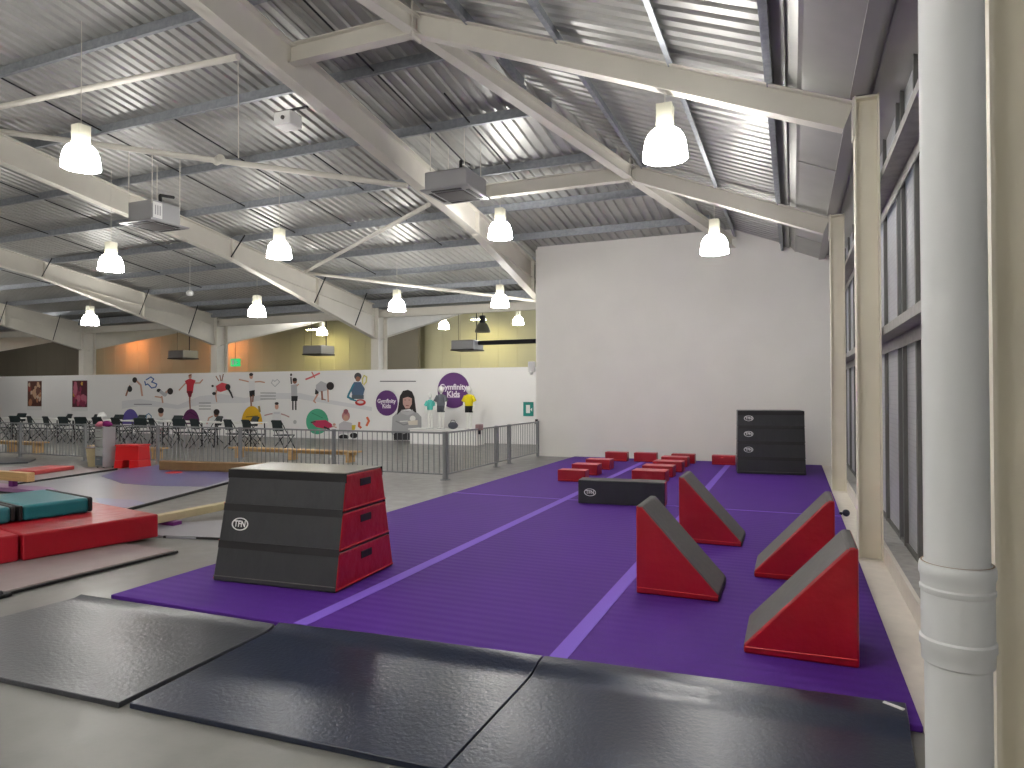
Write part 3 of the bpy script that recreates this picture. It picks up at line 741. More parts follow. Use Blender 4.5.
poly_slab([(-12.5,7.3),(-13.05,9.85),(-15.3,9.6),(-16.5,7.5)], 0, .03).build('mat_base', brown_m, mt2); edge_bar((-12.48,7.3),(-13.04,9.85), mt2)
p = at_z(8,466,.03)
mt3 = thing('landing_mat', 'dark slate mat farthest left, near the fence', 'mat')
poly_slab([tuple(at_z(*q,.03))[:2] for q in ((-20,464),(28,462),(36,458.5),(-20,456))], 0, .03).build('mat_base', slate_m, mt3)
# wooden beam with purple legs
wb = thing('balance_beam', 'low wooden balance beam on a purple stand at the left edge', 'balance beam', tuple(at_z(31,491.5,.031)))
p1 = wb.location
MB().box(-3.2,0,-.06,.06,.155,.30).build('beam_body', wood_m, wb, bevel=.01)
MB().box(-.5,-.4,-.04,.04,.06,.155).build('post', purple_m, wb)
MB().box(-2.4,.22,-.16,.16,0,.06).hexa([(.22,-.16,0),(.5,-.1,0),(.5,.1,0),(.22,.16,0)],[(.22,-.16,.06),(.5,-.1,.03),(.5,.1,.03),(.22,.16,.06)]).build('base', mat('lilac_base', (150,110,150), .4), wb)
rp = soft_block('foam_plank', 'faded red foam plank lying on the grey mat at far left', 'foam block', tuple(at_z(35,475,.03)), math.radians(103), .95, .6, .08, mat('dusty_red', (176,66,66), .5))

# suede floor beam and red wedge behind
fb = thing('floor_beam', 'long brown suede floor beam lying in front of the grey fence', 'balance beam', (-11.95,9.95,0), math.radians(8))
MB().box(0,4.2,0,.14,.03,.22).build('beam_body', beam_m, fb, bevel=.02)
for x in (.5,2.0,3.6): MB().box(x,x+.06,-.02,.16,0,.03).build('foot', dark_m, fb)
rd = thing('spot_marker', 'flat red marker under the end of the brown beam', 'marker', tuple(at_z(174,472.5,.034)))
MB().lathe([(.001,.012),(.13,.01),(.16,0)], n=24).build('disc', plastic_red, rd)

# red plastic step
rs = thing('plastic_step', 'red plastic step with an arched cut-out standing by the fence', 'step', (-13.12,10.28,0), math.radians(12))
b = MB(); w, d, h = .60, .4, .5
b.hexa([(-w/2,-d/2,0),(-w*.18,-d/2,0),(-w*.18,d/2,0),(-w/2,d/2,0)], [(-w*.48,-d*.46,.17),(-w*.15,-d*.46,.17),(-w*.15,d*.46,.17),(-w*.48,d*.46,.17)])
b.hexa([(w*.12,-d/2,0),(w/2,-d/2,0),(w/2,d/2,0),(w*.12,d/2,0)], [(w*.10,-d*.46,.17),(w*.48,-d*.46,.17),(w*.48,d*.46,.17),(w*.10,d*.46,.17)])
b.hexa([(-w*.48,-d*.46,.17),(w*.48,-d*.46,.17),(w*.48,d*.46,.17),(-w*.48,d*.46,.17)], [(-w*.46,-d*.42,h-.03),(w*.46,-d*.42,h-.03),(w*.46,d*.42,h-.03),(-w*.46,d*.42,h-.03)])
b.build('step_body', plastic_red, rs, bevel=.015)
MB().box(-w*.48,w*.48,-d*.46,d*.46,h-.03,h).build('tread', plastic_red, rs, bevel=.01)
# drawer trolley with clothes on top
tX = at_y(105.5,400,10.05).x
tr = thing('drawer_trolley', 'tall clear drawer tower standing by the fence, beside the red step', 'drawers', (tX,10.05,0), math.radians(-12)); tr.scale = (.85,.85,1)
MB().box(-.21,-.185,-.15,.15,.05,.86).box(.185,.21,-.15,.15,.05,.86).box(-.21,.21,-.15,.15,.86,.88).box(-.21,.21,-.15,.15,.03,.05).box(-.21,.21,.13,.15,.05,.86).build('frame', casing_m, tr)
for k in range(4):
    dr = MB().box(-.18,.18,-.16,.12,.06+.2*k,.24+.2*k).build('drawer', drawer_m if k else mat('blue_grey_drawer', (110,122,128), .4), tr, bevel=.01)
    MB().box(-.07,.07,-.175,-.16,.18+.2*k,.2+.2*k).build('handle', casing_m, dr)
for sx in (-.16,.16):
    for sy in (-.11,.11): MB().ball((sx,sy,.025),.025,n=8,m=6).build('castor', dark_m, tr)
def heap(label, loc, r, m, cat='clothing'):
    b = MB()
    for k in range(3): b.ball((random.uniform(-.3,.3)*r, random.uniform(-.2,.2)*r, .35*r+.16*r*k), r*(1-.2*k), r*.7, r*.38)
    return b.build('folded_cloth', m, loc=loc, smooth=True, label=label, category=cat)
heap('pink cloth bundle on the drawer tower', (tX-.10,10.02,.88), .11, mat('pink_cloth', (206,120,140), .8))
heap('deep purple cloth bundle on the drawer tower', (tX+.14,10.02,.885), .12, mat('plum_cloth', (122,10,96), .8))
tub = thing('storage_tub', 'beige tub on the fence side of the drawer tower', 'tub', (tX-.50,10.2,0))
MB().lathe([(.001,0),(.15,0),(.19,.38),(.2,.4),(.18,.4),(.14,.02)], n=20).build('tub_body', cloth_beige, tub, smooth=True)
MB().lathe([(.001,.44),(.2,.42),(.205,.4)], n=20).build('lid', brown_m, tub, smooth=True)

# ------------------------------------------------------------------ fence
def fence(label, p0, p1, h=.87, gate=False):
    p0 = Vector((*p0, 0)); p1 = Vector((*p1, 0)); L = (p1-p0).length; a = math.atan2(p1.y-p0.y, p1.x-p0.x)
    t = thing('barred_gate' if gate else 'barred_fence', label, 'gate' if gate else 'fence', p0, a, 'grey barred fence panels')
    MB().box(.02,L,-.02,.02,h-.03,h).build('top_rail', fence_m, t)
    MB().box(.02,L,-.015,.015,.09,.115).build('bottom_rail', fence_m, t)
    MB().box(-.03,.03,-.03,.03,0,h+.01).box(-.06,.06,-.06,.06,0,.012).build('post', fence_m, t)
    n = max(3, round(L/.113)); base = None
    for i in range(1, n):
        x = L*i/n
        if base is None: base = MB().tube((0,0,.1),(0,0,h-.02),.0085,6).build('bar', fence_m, t); o = base
        else: o = base.copy(); C.objects.link(o); o.parent = t
        o.location = (x, 0, 0)
    return t
fx = [-5.87,-8.33,-10.72,-13.12,-15.5,-17.9,-20.3]
words_ = ['at the corner, behind the vaulting box','with the post behind the vaulting box','behind the brown suede beam','behind the red plastic step','behind the wooden bench at left','at the far left edge']
for i in range(6): fence('grey barred fence panel '+words_[i], (fx[i], 10.9), (fx[i+1], 10.9))
fence('grey barred fence panel running from the corner towards the white wall', (-5.86,10.93), (-5.86,13.2))
fence('narrow grey barred gate between two posts in the side fence', (-5.86,13.2), (-5.86,13.9), gate=True)
e = fence('grey barred fence panel ending at the white wall', (-5.86,13.9), (-5.86,15.72))
MB().box(1.79,1.85,-.03,.03,0,.88).build('end_post', fence_m, e)
gb = thing('gate_latch', 'small pinkish latch box on the side fence top rail', 'latch', (-5.86,12.35,.83))
MB().box(-.05,.05,-.09,.09,0,.12).build('box', mat('pinkish_plastic', (150,120,120), .5), gb, bevel=.01); MB().box(-.02,.02,-.03,.03,-.08,0).build('clamp', dark_m, gb)

# ------------------------------------------------------------------ benches
def bench(label, p0, L, rot, h=.26, legs=3):
    t = thing('wooden_bench', label, 'bench', p0, rot, 'pale wooden gym benches')
    MB().box(0,L,-.13,.13,h-.035,h).build('seat', wood_m, t, bevel=.008)
    MB().box(.1,L-.1,-.02,.02,h-.10,h-.035).build('rail', wood_m, t)
    for k in range(legs):
        x = .2+(L-.5)*k/(legs-1)
        MB().box(x,x+.09,-.12,.12,0,h-.035).build('leg', wood_m, t)
pa = at_z(228,462,0); pb = at_z(354,462.5,0)
bench('pale wooden bench behind the fence, in front of the spread-arm figure', (-12.9,12.85,0), 3.75, math.radians(1), .26)
bench('pale wooden bench behind the fence, behind the brown beam', (-16.6,11.75,0), 2.6, math.radians(2), .28)
bench('pale wooden bench behind the fence at the left edge', (-21.0,11.8,0), 2.5, math.radians(2), .30)

# ------------------------------------------------------------------ tables and chairs
def make_chair(label, loc, rot):
    t = thing('cafe_chair', label, 'chair', loc, rot, 'dark café chairs beyond the fence')
    MB().box(-.21,.21,-.2,.2,.43,.455).build('seat', chair_m, t, bevel=.01)
    MB().hexa([(-.2,.19,.56),(.2,.19,.56),(.2,.21,.56),(-.2,.21,.56)], [(-.19,.25,.86),(.19,.25,.86),(.19,.27,.86),(-.19,.27,.86)]).build('backrest', chair_m, t, bevel=.01)
    for sx in (-1,1):
        MB().tube((sx*.19,.27,.84),(sx*.22,-.24,0),.013,6).build('leg', dark_m, t)
        MB().tube((sx*.19,-.19,.44),(sx*.22,.26,0),.013,6).build('leg', dark_m, t)
    return t
ch0 = None
def chair(px, Y, rot, lab):
    global ch0
    x = at_y(px, 400, Y).x
    if ch0 is None: ch0 = make_chair(lab, (x, Y, 0), rot); return ch0
    return dup(ch0, (x, Y, 0), rot, lab)
tb0 = None
def table(px, Y, w, lab):
    global tb0
    x = at_y(px, 400, Y).x
    t = thing('cafe_table', lab, 'table', (x, Y, 0), 0, 'white topped tables beyond the fence')
    MB().box(-w/2,w/2,-.35,.35,.70,.73).build('tabletop', table_m, t, bevel=.006)
    for sx in (-1,1):
        for sy in (-1,1): MB().tube((sx*(w/2-.08),sy*.28,.70),(sx*(w/2-.05),sy*.3,0),.018,6).build('leg', dark_m, t)
TB = [(12,1.15,'white topped table at the far left edge'),(52,1.55,'white topped table between the two framed posters'),(96,1.6,'white topped table behind the drawer tower'),
      (142,1.75,'long white topped table under the purple half disc of the mural'),(190,1.75,'white topped table under the dark plum half disc of the mural'),(240,1.5,'white topped table under the yellow half disc of the mural')]
for a_, w_, l_ in TB: table(a_, 15.4, w_, l_)
FR = [(5,'at the left end of the far left table'),(21,'right of the far left table'),(38,'under the left framed poster'),(54,'in front of the table between the posters'),(70,'left of the right framed poster'),
      (86,'below the right framed poster'),(104,'just behind the drawer tower'),(123,'above the red plastic step'),(145,'in front of the long table, under the purple half disc'),(160,'at the right of the long table'),
      (184,'left in front of the plum half disc'),(202,'in front of the plum half disc'),(236,'left under the yellow half disc'),(254,'right under the yellow half disc'),(284,'alone, right of the yellow half disc')]
BR = [(16,'behind the far left table'),(62,'behind the table between the posters'),(92,'behind the table at the drawer tower'),(113,'half hidden behind the pink cloth bundle'),(135,'behind the long table, under the purple half disc'),
      (172,'behind, between the purple and plum half discs'),(212,'behind, in front of the seated child of the mural'),(248,'behind the table of the yellow half disc')]
for k_, (a_, w_) in enumerate(FR): chair(a_, 14.62, PI+random.uniform(-.35,.35), 'dark café chair '+w_)
for k_, (a_, w_) in enumerate(BR): chair(a_, 16.15, random.uniform(-.35,.35), 'dark café chair '+w_)
# small things on tables
tp = at_y(102,400,15.4)
dm = thing('table_lamp', 'small white dome shaped item on the table behind the drawer tower', 'lamp', (tp.x, 15.4, .73))
MB().lathe([(.001,.25),(.07,.23),(.12,.17),(.14,.1),(.12,.1)], n=20).build('shade', white_m, dm, smooth=True); MB().tube((0,0,0),(0,0,.2),.02,8).build('stem', white_m, dm)

# ------------------------------------------------------------------ mural stickers on the partition
YW = 19.22
def W(px, py, lift=0):
    p = at_y(px, py, YW); return (p.x, YW-.003-.0012*lift, p.z)
class Sticker:
    def __init__(s, k=1): s.b = MB(); s.k = k
    def poly(s, rgb, pts):
        s.k += 1; s.b.use(flat(rgb)); vs = [W(x, y, s.k) for x, y in pts]; s.b.add(vs, [tuple(range(len(vs)))]); return s
    def disc(s, rgb, c, rx, ry=None, a0=0, a1=360, n=28):
        ry = ry or rx; pts = [(c[0]+rx*math.cos(math.radians(a0+(a1-a0)*i/n)), c[1]-ry*math.sin(math.radians(a0+(a1-a0)*i/n))) for i in range(n if a1-a0 >= 360 else n+1)]
        return s.poly(rgb, pts)
    def stroke(s, rgb, pts, w, w1=None):
        w1 = w if w1 is None else w1; n = len(pts)-1
        for i, ((x0, y0), (x1, y1)) in enumerate(zip(pts[:-1], pts[1:])):
            a = w+(w1-w)*i/n; c = w+(w1-w)*(i+1)/n; L = math.hypot(x1-x0, y1-y0) or 1; nx, ny = -(y1-y0)/L/2, (x1-x0)/L/2
            s.poly(rgb, [(x0+nx*a, y0+ny*a), (x1+nx*c, y1+ny*c), (x1-nx*c, y1-ny*c), (x0-nx*a, y0-ny*a)])
        for x, y in pts[1:-1]: s.disc(rgb, (x, y), w/2, n=10)
        return s
    def done(s, name, label, cat='wall graphic', group=None):
        o = s.b.build(name, None, label=label, category=cat)
        if group: o['group'] = group
        return o
SK = (206,160,140); SK2 = (150,100,80); HR = (40,30,30); BK = (28,28,32); WH = (232,232,232); RD = (196,44,60); GY = (190,190,194)
S = Sticker
# pale swoosh panels behind the figures
s = S(); pts_t = [(122,401),(140,399),(160,402),(178,405),(200,396),(222,394),(245,398),(270,393),(300,393),(330,400),(372,407)]
pts_b = [(372,411),(330,404),(300,399),(270,399),(245,403),(222,403),(200,405),(178,409),(160,407),(140,406),(122,409)]
for i in range(len(pts_t)-1):
    j = len(pts_b)-1-i; s.k = 0; s.poly((224,224,226), [pts_t[i], pts_t[i+1], pts_b[j-1], pts_b[j]])
s.done('mural_swoosh', 'pale grey wave band running across the white wall mural')
# 1 back bend
S().stroke(SK2, [(126,396),(128,390),(131,384)],1.6).disc(BK,(130,389),2.4,3).stroke(WH,[(130,385),(135,381)],3.4).disc(HR,(135,380),2.4,2.8).stroke(SK,[(137,381),(141,385),(142.5,396)],1.8)\
  .done('mural_figure','child in a back bend, leftmost figure of the mural')
S().stroke((40,90,160),[(146,380),(151,377),(154,379),(152,382),(157,384),(156,387),(152,388),(148,384),(146,385),(145,381)],1.1).done('mural_doodle','blue hand drawn doodle between two mural figures')
S().disc(BK,(159,390.5),2.2,1.8).stroke(GY,[(160,391),(165,395),(167,392)],3.4).stroke(SK,[(155,396.5),(162,397.5)],1.3).stroke(SK,[(162,396),(163,403)],1.5).stroke(SK,[(166,393),(169,389)],1.3).disc(HR,(170.5,391.3),2.9,3.3)\
  .done('mural_figure','child rolling over with dark hair, beside the blue doodle')
S().stroke(SK,[(179,390.5),(184,385),(187,382)],1.3).stroke(SK,[(195,383),(200,383),(203,379.5)],1.3).poly(RD,[(185,381),(190,378.5),(196,380.5),(194,385),(193,393),(187,393),(187,385)]).stroke(SK2,[(190,393),(190,401),(190.5,409)],1.8,1.2)\
  .poly((120,20,40),[(187,391),(193,391),(191.5,397),(189,397)]).disc(SK,(190.5,376.5),1.6,2.3).stroke(SK2,[(189,376),(192,374.6)],1.2).done('mural_figure','child in red standing on one leg with arms out')
S().stroke(SK2,[(216,376),(219,381)],1).stroke(SK2,[(220,375),(221,381)],1).stroke(SK2,[(223.5,374),(222,381)],1).poly((206,70,80),[(216,386),(222,382.5),(228,384),(227,390),(221,392),(217,391)]).disc(BK,(228,387),2.6,3)\
  .stroke(BK,[(228,388),(231,393),(233,398)],2.2,1.4).stroke(SK,[(217,390),(216,395),(217,402)],1.6,1.1).disc(BK,(214.5,393.5),2,1.6).disc(HR,(213,386),1.2,1.2).done('mural_figure','upside down child in a red top and dark leggings')
S().stroke(SK,[(239,379.5),(246,381),(250,382)],1.3).stroke(SK,[(254,382),(260,381.5),(265,382.5)],1.3).poly(WH,[(249,381),(255,381),(255,391),(249,391)]).poly(BK,[(249.5,391),(255,390),(255,396),(250,397)]).stroke(SK2,[(251,396),(251.5,406)],1.4).stroke(SK2,[(253.5,395),(253,402)],1.3)\
  .disc(SK,(251.5,376.5),1.8,2.6).disc(HR,(251.5,374.5),2,1.6).done('mural_figure','child in a white shirt with both arms spread wide')
S().stroke(GY,[(275,386.5),(271.5,383),(273,379.8),(275,381.5),(277.5,379.3),(280,382),(275,386.8)],.7).done('mural_doodle','grey outline heart doodle on the mural')
S().stroke(HR,[(291,377),(291.5,384)],1.4,1.2).disc(HR,(291.2,374.8),1,1.4).poly(GY,[(291,385),(297,384),(297.5,397),(291.5,397)]).poly(BK,[(291.5,396),(298,396),(297.5,401),(291.5,401)]).stroke(BK,[(293,400),(293,410)],1.4).stroke(BK,[(296,400),(296,410)],1.4).disc(SK2,(295,381),2.2,2.8).disc(HR,(295,379.6),2.3,1.8).stroke(SK,[(297,386),(299,384)],1.2)\
  .done('mural_figure','child with one arm raised straight up')
S().stroke((214,110,110),[(305.5,379.5),(312,377),(320,373)],1.7).stroke((214,110,110),[(312,372),(315,378)],1.2).done('mural_doodle','pink and grey doodle beside a mural figure')
S().poly(GY,[(316,385),(321,381),(328,384),(328,390),(321,392),(316,391)]).poly(BK,[(315.5,389),(319,392),(318,395),(315,394)]).stroke(SK,[(318,394),(314,401),(316,403)],1.7,1.2).stroke(SK2,[(322,391),(322.5,400)],1.8).stroke(SK,[(328,389),(328.5,402)],1.5,1.2).disc(HR,(330.5,386),3.8,4).stroke(SK2,[(323,399),(326,400)],1)\
  .done('mural_figure','child crouched on hands and feet with curly dark hair')
S().disc((70,70,76),(358,376.5),3.6,3.8).disc(SK2,(358,379),2.4,2.6).poly((84,106,134),[(354,382),(361,382),(365,389),(363,396),(353,397),(351,390)]).stroke((60,130,150),[(354,384),(349,394),(348,397),(354,400)],2).stroke((90,100,110),[(352,397),(364,397)],4).stroke((60,130,150),[(350,399),(357,401)],1.4)\
  .stroke((216,206,120),[(363,384),(362.6,379),(364.5,375.5),(367,377),(366.5,382),(364,385)],1.2).done('mural_figure','child in blue sitting with a hoop, above the red ring')
S().disc((200,60,56),(360.5,402.5),5.4,3.2).disc((216,206,206),(360.5,402),3.2,1.5).done('mural_ring','red ring printed below the seated child in blue')
# half discs
def text_lines(x0, x1, ys, rgb=(110,110,116), h=.7):
    s = S()
    for y in ys: s.stroke(rgb, [(x0, y), (x1, y)], h)
    return s
S().disc((92,80,156),(130.5,424),8.8,15,0,180).done('mural_disc','violet half disc at the left end of the mural')
S().disc((98,32,90),(191,424),8.8,15,0,180).stroke((70,20,66),[(184,416),(190,412),(198,417)],.9).done('mural_disc','dark plum half disc of the mural')
s = S().disc((226,176,30),(252,424),10.6,18,0,180).stroke((110,80,20),[(246,417),(258,416)],.9).stroke((60,50,40),[(243,421),(257,421)],.9).stroke((150,130,70),[(259,406),(260,412)],2)
s.done('mural_disc','yellow half disc of the mural')
S().disc((78,172,136),(317.3,421.5),11.2,12.8).stroke((50,130,100),[(312,413),(323,418)],.6).done('mural_disc','round green disc of the mural')
S(6).poly((190,50,90),[(311,422),(315,420.5),(326,420),(332,424),(333,427),(326,429),(316,427)]).stroke(BK,[(324,427),(330,429.5)],1.6).stroke((60,70,66),[(311,422.5),(316,421.5)],1.3).disc(SK,(334.5,424.5),1.5,1.3).stroke(SK,[(332,426),(337,427.5)],.9).done('mural_figure','small figure in pink lying across the green disc')
text_lines(134,152,(404.3,)).done('mural_text','single grey text line under the back bending child')
text_lines(199,211,(403,406,409)).done('mural_text','three grey text lines beside the plum half disc')
text_lines(260.5,276,(393,396,399)).done('mural_text','three grey text lines under the heart doodle')
text_lines(380,416,(381.3,), (90,90,94), .9).done('mural_text','long thin text line above the smaller round purple sign')
# seated / lower figures
S().disc(SK,(161,413.5),2.4,3.4).disc(HR,(161,410.5),3,2.9).poly(WH,[(157,418),(165,418),(167,430),(156,430)]).poly(GY,[(158,420),(163,419),(163,424),(158,424)]).poly((214,170,170),[(158,428),(164,428),(164,438),(158,438)]).poly(BK,[(159,438),(167,438),(167,443),(159,443)]).done('mural_figure','dark haired child seen from the chest up, beside the handbag outline')
S().stroke((70,130,170),[(146,421),(146.5,415),(149,413.5),(151.5,416),(151,421)],.9).poly((60,66,70),[(144.5,419),(151.5,418.5),(152,424),(144.5,424)]).done('mural_doodle','small dark bag with a blue loop on the mural')
S().poly(WH,[(208,418),(216,416),(225,417),(226,426),(206,426)]).stroke(SK,[(207,424),(209,418),(213,416)],1.3).disc(SK2,(216.5,414),2.4,3.3).disc(HR,(216.8,412),3,3).done('mural_figure','child in white with dark hair seated at the lower mural')
S().stroke((190,150,150),[(264.5,415.5),(270,414),(275,413.5)],1.2).stroke((190,150,150),[(280,413.5),(285,415),(289.5,417)],1.2).poly(WH,[(273,411.5),(281,411.5),(282,424),(272,424)]).poly((214,214,218),[(274,412),(280,412),(280,414),(274,414)]).disc(SK,(277,406.5),1.9,3).disc(HR,(277,403.5),2,1.4).done('mural_figure','child in pale clothes with outstretched arms above the lone chair')
S().disc((190,190,190),(295,422),1.7,2).done('mural_doodle','tiny grey round doodle left of the green disc')
S().disc((190,130,130),(346,416),4,5).disc((150,90,100),(346,411.5),2.4,2.4).disc(SK,(346,418),2.6,3).poly((200,196,200),[(339,424),(344,421),(352,423),(352,433),(339,434)]).poly((214,190,60),[(352,425),(356,425),(355,430),(352,430)]).disc(BK,(344,437),5,2.6).disc(BK,(354,435.5),4,2.8).stroke(WH,[(338,439),(364,439)],.8)\
  .done('mural_figure','small child with a pink hat sitting with dark shoes, right of the green disc')
S().stroke((214,110,74),[(359.5,422),(359,426),(361.5,428)],2.2).done('mural_doodle','lower left orange curved slice beside the seated small child')
S().stroke((214,110,74),[(367,417),(369,421),(366.5,426)],2.2).done('mural_doodle','upper right orange curved slice below the red ring')
# round signs
def round_sign(c, r, lines, label):
    p = at_y(c[0], c[1], YW)
    t = thing('round_sign', label, 'sign', (p.x, YW-.006, p.z), 0, 'round purple signs')
    n = 48; pts = [(r*math.cos(2*PI*i/n), r*math.sin(2*PI*i/n)) for i in range(n)]
    MB().add([(x,0,z) for x, z in pts]+[(x,-.014,z) for x, z in pts], [tuple(range(n,2*n))]+[(i,(i+1)%n,n+(i+1)%n,n+i) for i in range(n)]).build('sign_disc', flat((92,46,112)), t)
    for body, size, z in lines:
        cu_ = bpy.data.curves.new('lettering', 'FONT'); cu_.body = body; cu_.size = size; cu_.align_x = 'CENTER'; cu_.align_y = 'CENTER'; cu_.offset = size*.03
        cu_.materials.append(flat((238,232,240))); f = bpy.data.objects.new('lettering', cu_); C.objects.link(f); f = meshed(f); f.parent = t; f.location = (0,-.017,z); f.rotation_euler = (PI/2,0,0)
    MB().box(-r*.4,r*.4,-.017,-.015,-r*.42,-r*.38).build('small_print', flat((190,170,196)), t)
round_sign((453.6,390.3), .57, [('Gymfinity',.25,.10),('Kids',.27,-.13)], 'larger round purple sign with white lettering behind the mannequins')
round_sign((386.9,403), .425, [('Gymfinity',.185,.06),('Kids',.19,-.10)], 'smaller round purple sign with white lettering left of the portrait')
# portrait of a person in grey
po = S().poly((170,170,172),[(391.5,434),(392.5,417),(397,412.5),(404,410.5),(411,410.5),(418,413),(421.5,417),(421.5,434),(414,437),(398,437)])\
  .poly((34,28,30),[(397,415),(400,396),(403,391),(408,389.8),(412,391.5),(414.5,397),(416.5,413),(410,409),(402,410)]).poly((198,160,150),[(403,397),(405,394.5),(410,394.5),(412,397.5),(412,404),(409.5,408.5),(405.5,408.5),(403,404)])\
  .poly((34,28,30),[(402.5,398.5),(404,393.5),(411,393.5),(412.5,398.5),(408,396.8)]).stroke((120,60,60),[(406,405.6),(409,405.6)],.7).stroke((60,40,40),[(404.5,400),(406.3,400)],.5).stroke((60,40,40),[(408.7,400),(410.5,400)],.5)\
  .poly((188,188,190),[(402,409.5),(407.5,412),(413,409.5),(414,413),(408,415.5),(401,413)]).stroke((140,140,142),[(396,421),(404,425),(414,422)],1.2).stroke((226,226,222),[(400,421.5),(408,421)],1)\
  .disc((236,234,230),(413,418.5),2.9,2.9).poly((222,214,200),[(408,421),(418,420),(418,425),(409,425)]).poly((40,40,46),[(394,434),(398,431),(404,434),(411,431),(417,433),(416,440),(394,440)]).stroke((240,240,240),[(393,441.5),(416,441.5)],.9)
po.done('portrait_print','large print of a person in grey with long dark hair and folded arms')
# framed posters
for (x0, x1, y0, y1), c0, seed, lab in (((28,42,381,409),(96,60,52),3,'left one, with tan and brown shapes'),((72.6,87.6,380.5,410),(92,40,52),5,'right one, with yellow and pink shapes')):
    rnd = random.Random(seed)
    a = at_y(x0, y1, YW); c = at_y(x1, y0, YW); w = c.x-a.x; h = c.z-a.z
    t = thing('wall_poster', 'tall narrow poster on the white partition, '+lab, 'poster', (a.x, YW-.004, a.z), 0, 'posters on the partition')
    MB().box(-.05,w+.05,-.01,0,-.05,h+.03).build('backing', white_m, t)
    MB().box(0,w,-.013,-.0105,h*.10,h).build('print_ground', flat(c0), t)
    pal = [(190,130,96),(206,170,140),(150,70,60),(120,80,70),(214,190,170)] if seed == 3 else [(200,160,60),(176,70,96),(140,50,80),(190,110,130),(90,40,60)]
    bb_ = MB()
    for k in range(26):
        cx, cz = rnd.uniform(.1,.9)*w, rnd.uniform(.18,.9)*h; rr = rnd.uniform(.05,.14); bb_.use(flat(rnd.choice(pal)))
        pts = [(min(w-.02,max(.02,cx+rr*(1+rnd.uniform(-.4,.4))*math.cos(q*PI/4))), -.0135-.0002*k, min(h-.04,max(h*.11,cz+1.3*rr*math.sin(q*PI/4)))) for q in range(8)]
        bb_.add(pts, [tuple(range(8))])
    bb_.build('print_shapes', None, t)
# green signs
p = at_y(523.5,416,YW)
es = thing('exit_direction_sign', 'teal green safety sign on the partition beside the tall white wall', 'sign', (p.x, YW-.005, p.z))
MB().box(0,.33,-.012,0,0,.43).build('sign_plate', signteal_m, es)
MB().box(.09,.22,-.015,-.012,.09,.34).build('door_pictogram', white_m, es); MB().add([(.235,-.0155,.2),(.29,-.0155,.26),(.29,-.0155,.14)],[(0,1,2)]).ball((.15,-.016,.29),.02,.002,.02).build('arrow_pictogram', white_m, es)
p = at_y(235.5,362,28.6)
gs = thing('exit_sign', 'small lit green exit sign high on the orange lit wall', 'sign', (p.x, 28.6, p.z-.22))
MB().box(-.32,.32,-.04,.04,-.02,.4).build('sign_plate', exit_m, gs)
MB().box(-.22,-.06,-.045,-.04,.06,.32).box(.04,.10,-.045,-.04,.08,.3).box(.04,.22,-.045,-.04,.17,.21).build('pictogram', white_m, gs)
MB().tube((0,0,.4),(0,0,1.9),.01,6).build('hanger', dark_m, gs)
cv = thing('wall_sensor', 'small white box fixed at the corner of the tall white wall', 'sensor', (-5.97,15.80,2.02))
MB().box(-.14,.04,-.10,.0,.08,.34).build('housing', white_m, cv, bevel=.02); MB().ball((-.05,-.08,.06),.05).build('lens', white_m, cv, smooth=True)
al = thing('wall_fixture', 'tiny dark fixture on the edge of the tall white wall', 'fixture', (-5.91,15.80,.80))
MB().box(-.03,.03,-.05,0,0,.12).build('body', dark_m, al, bevel=.006); MB().tube((0,-.05,.06),(0,-.065,.06),.02,10).build('button', flat((180,40,40)), al)

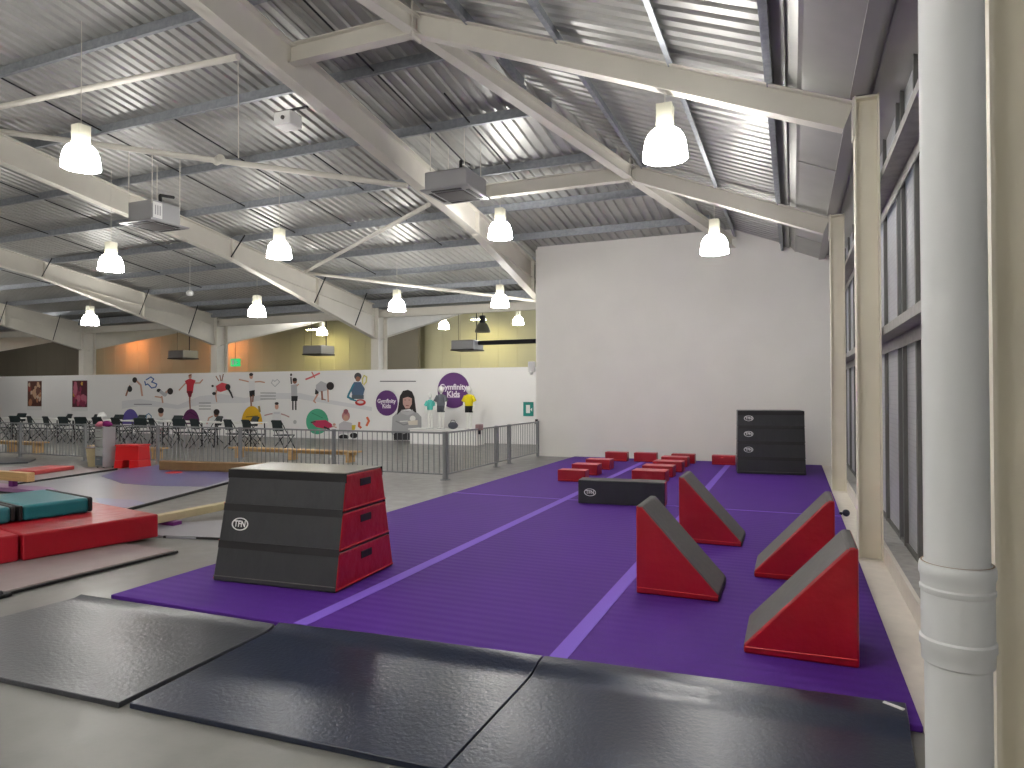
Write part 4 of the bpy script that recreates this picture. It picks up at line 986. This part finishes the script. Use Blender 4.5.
# ------------------------------------------------------------------ mannequins on a white display stand
Yd = 18.5
pa = at_y(413,431,Yd); pb = at_y(482,431,Yd)
ds = thing('display_stand', 'low white display stand in front of the partition', 'display stand', ((pa.x+pb.x)/2, Yd, 0))
wd = pb.x-pa.x
MB().box(-wd/2,wd/2,-.3,.3,.43,.47).build('top', white_m, ds, bevel=.006)
MB().box(-wd/2+.05,wd/2-.05,-.27,.27,0,.43).build('plinth', part_m, ds)
def mannequin(px, top, bot, label, shirt=None, shorts=None, head=True, legs=True, slim=1.0):
    p = at_y(px, bot, Yd); z0 = .476; H = at_y(px, top, Yd).z-z0
    t = thing('child_mannequin', label, 'mannequin', (p.x, Yd, z0), .2, 'child mannequins on the stand')
    k = H/1.3; b = MB()
    b.lathe([(.001,.62),(.09*slim,.60),(.10*slim,.66),(.085*slim,.74),(.10*slim,.85),(.11*slim,.95),(.07*slim,1.02),(.035,1.05),(.035,1.09)], n=16)
    if head: b.ball((0,0,1.19),.085,.095,.115)
    for s in (-1,1):
        if legs: b.tube((s*.055,0,.03),(s*.055,0,.32),.035,10,.042); b.tube((s*.055,0,.32),(s*.055,0,.64),.045,10,.06); b.ball((s*.055,-.04,.02),.035,.07,.025)
        b.tube((s*.11,0,.97),(s*.16,0,.78),.032,8,.028); b.tube((s*.16,0,.78),(s*.15,-.08,.6),.027,8,.02); b.ball((s*.15,-.09,.57),.022,.02,.04)
    o = b.build('body', mannequin_m, t, smooth=True); o.scale = (k,k,k)
    if shirt:
        b = MB().lathe([(.115*slim,.68),(.125*slim,.8),(.135*slim,.95),(.10*slim,1.03),(.06,1.05)], n=18)
        for s in (-1,1): b.tube((s*.10,0,1.0),(s*.18,0,.83),.055,10,.06)
        o = b.build('shirt', shirt, t, smooth=True); o.scale = (k,k,k)
    if shorts:
        b = MB().lathe([(.118*slim,.56),(.122*slim,.7)], n=18)
        for s in (-1,1): b.tube((s*.055,0,.5),(s*.055,0,.62),.07,10)
        o = b.build('shorts', shorts, t, smooth=True); o.scale = (k,k,k)
    MB().lathe([(.001,.006),(.13,.006),(.13,0)], n=20).build('base', casing_m, t)
    return t
mannequin(469,386,428,'child mannequin in a bright yellow shirt and black shorts', mat('yellow_shirt',(226,208,20),.8), BK and mat('black_shorts',(22,22,24),.8))
mannequin(441,386,428,'child mannequin in a dark grey leotard, in front of the larger purple sign', mat('grey_leotard',(96,100,108),.6), mat('grey_leotard_leg',(70,74,82),.6))
mannequin(430,393,428,'smaller child mannequin in a teal leotard', mat('teal_leotard',(90,196,184),.6), None, slim=.9)
sh = thing('sports_bag', 'small dark bag lying on the white display stand', 'bag', (at_y(454.5,424,Yd).x, Yd-.1, .47))
MB().ball((0,0,.11),.17,.1,.11).build('bag_body', flat((70,72,84)), sh, smooth=True); MB().path([(-.1,0,.18),(-.05,0,.27),(.05,0,.27),(.1,0,.18)],.01).build('strap', jet_m, sh)

# ------------------------------------------------------------------ light
w = bpy.data.worlds.new('world'); scene.world = w; w.use_nodes = True
w.node_tree.nodes['Background'].inputs[0].default_value = (.86,.9,1,1); w.node_tree.nodes['Background'].inputs[1].default_value = 2.6
vs_ = scene.view_settings; vs_.view_transform = 'Standard'; vs_.look = 'None'; vs_.exposure = .42; vs_.gamma = 1; vs_.use_curve_mapping = False
scene.cycles.use_denoising = True
scene.cycles.max_bounces = 8; scene.cycles.diffuse_bounces = 5; scene.cycles.glossy_bounces = 4
scene.cycles.sample_clamp_indirect = 6
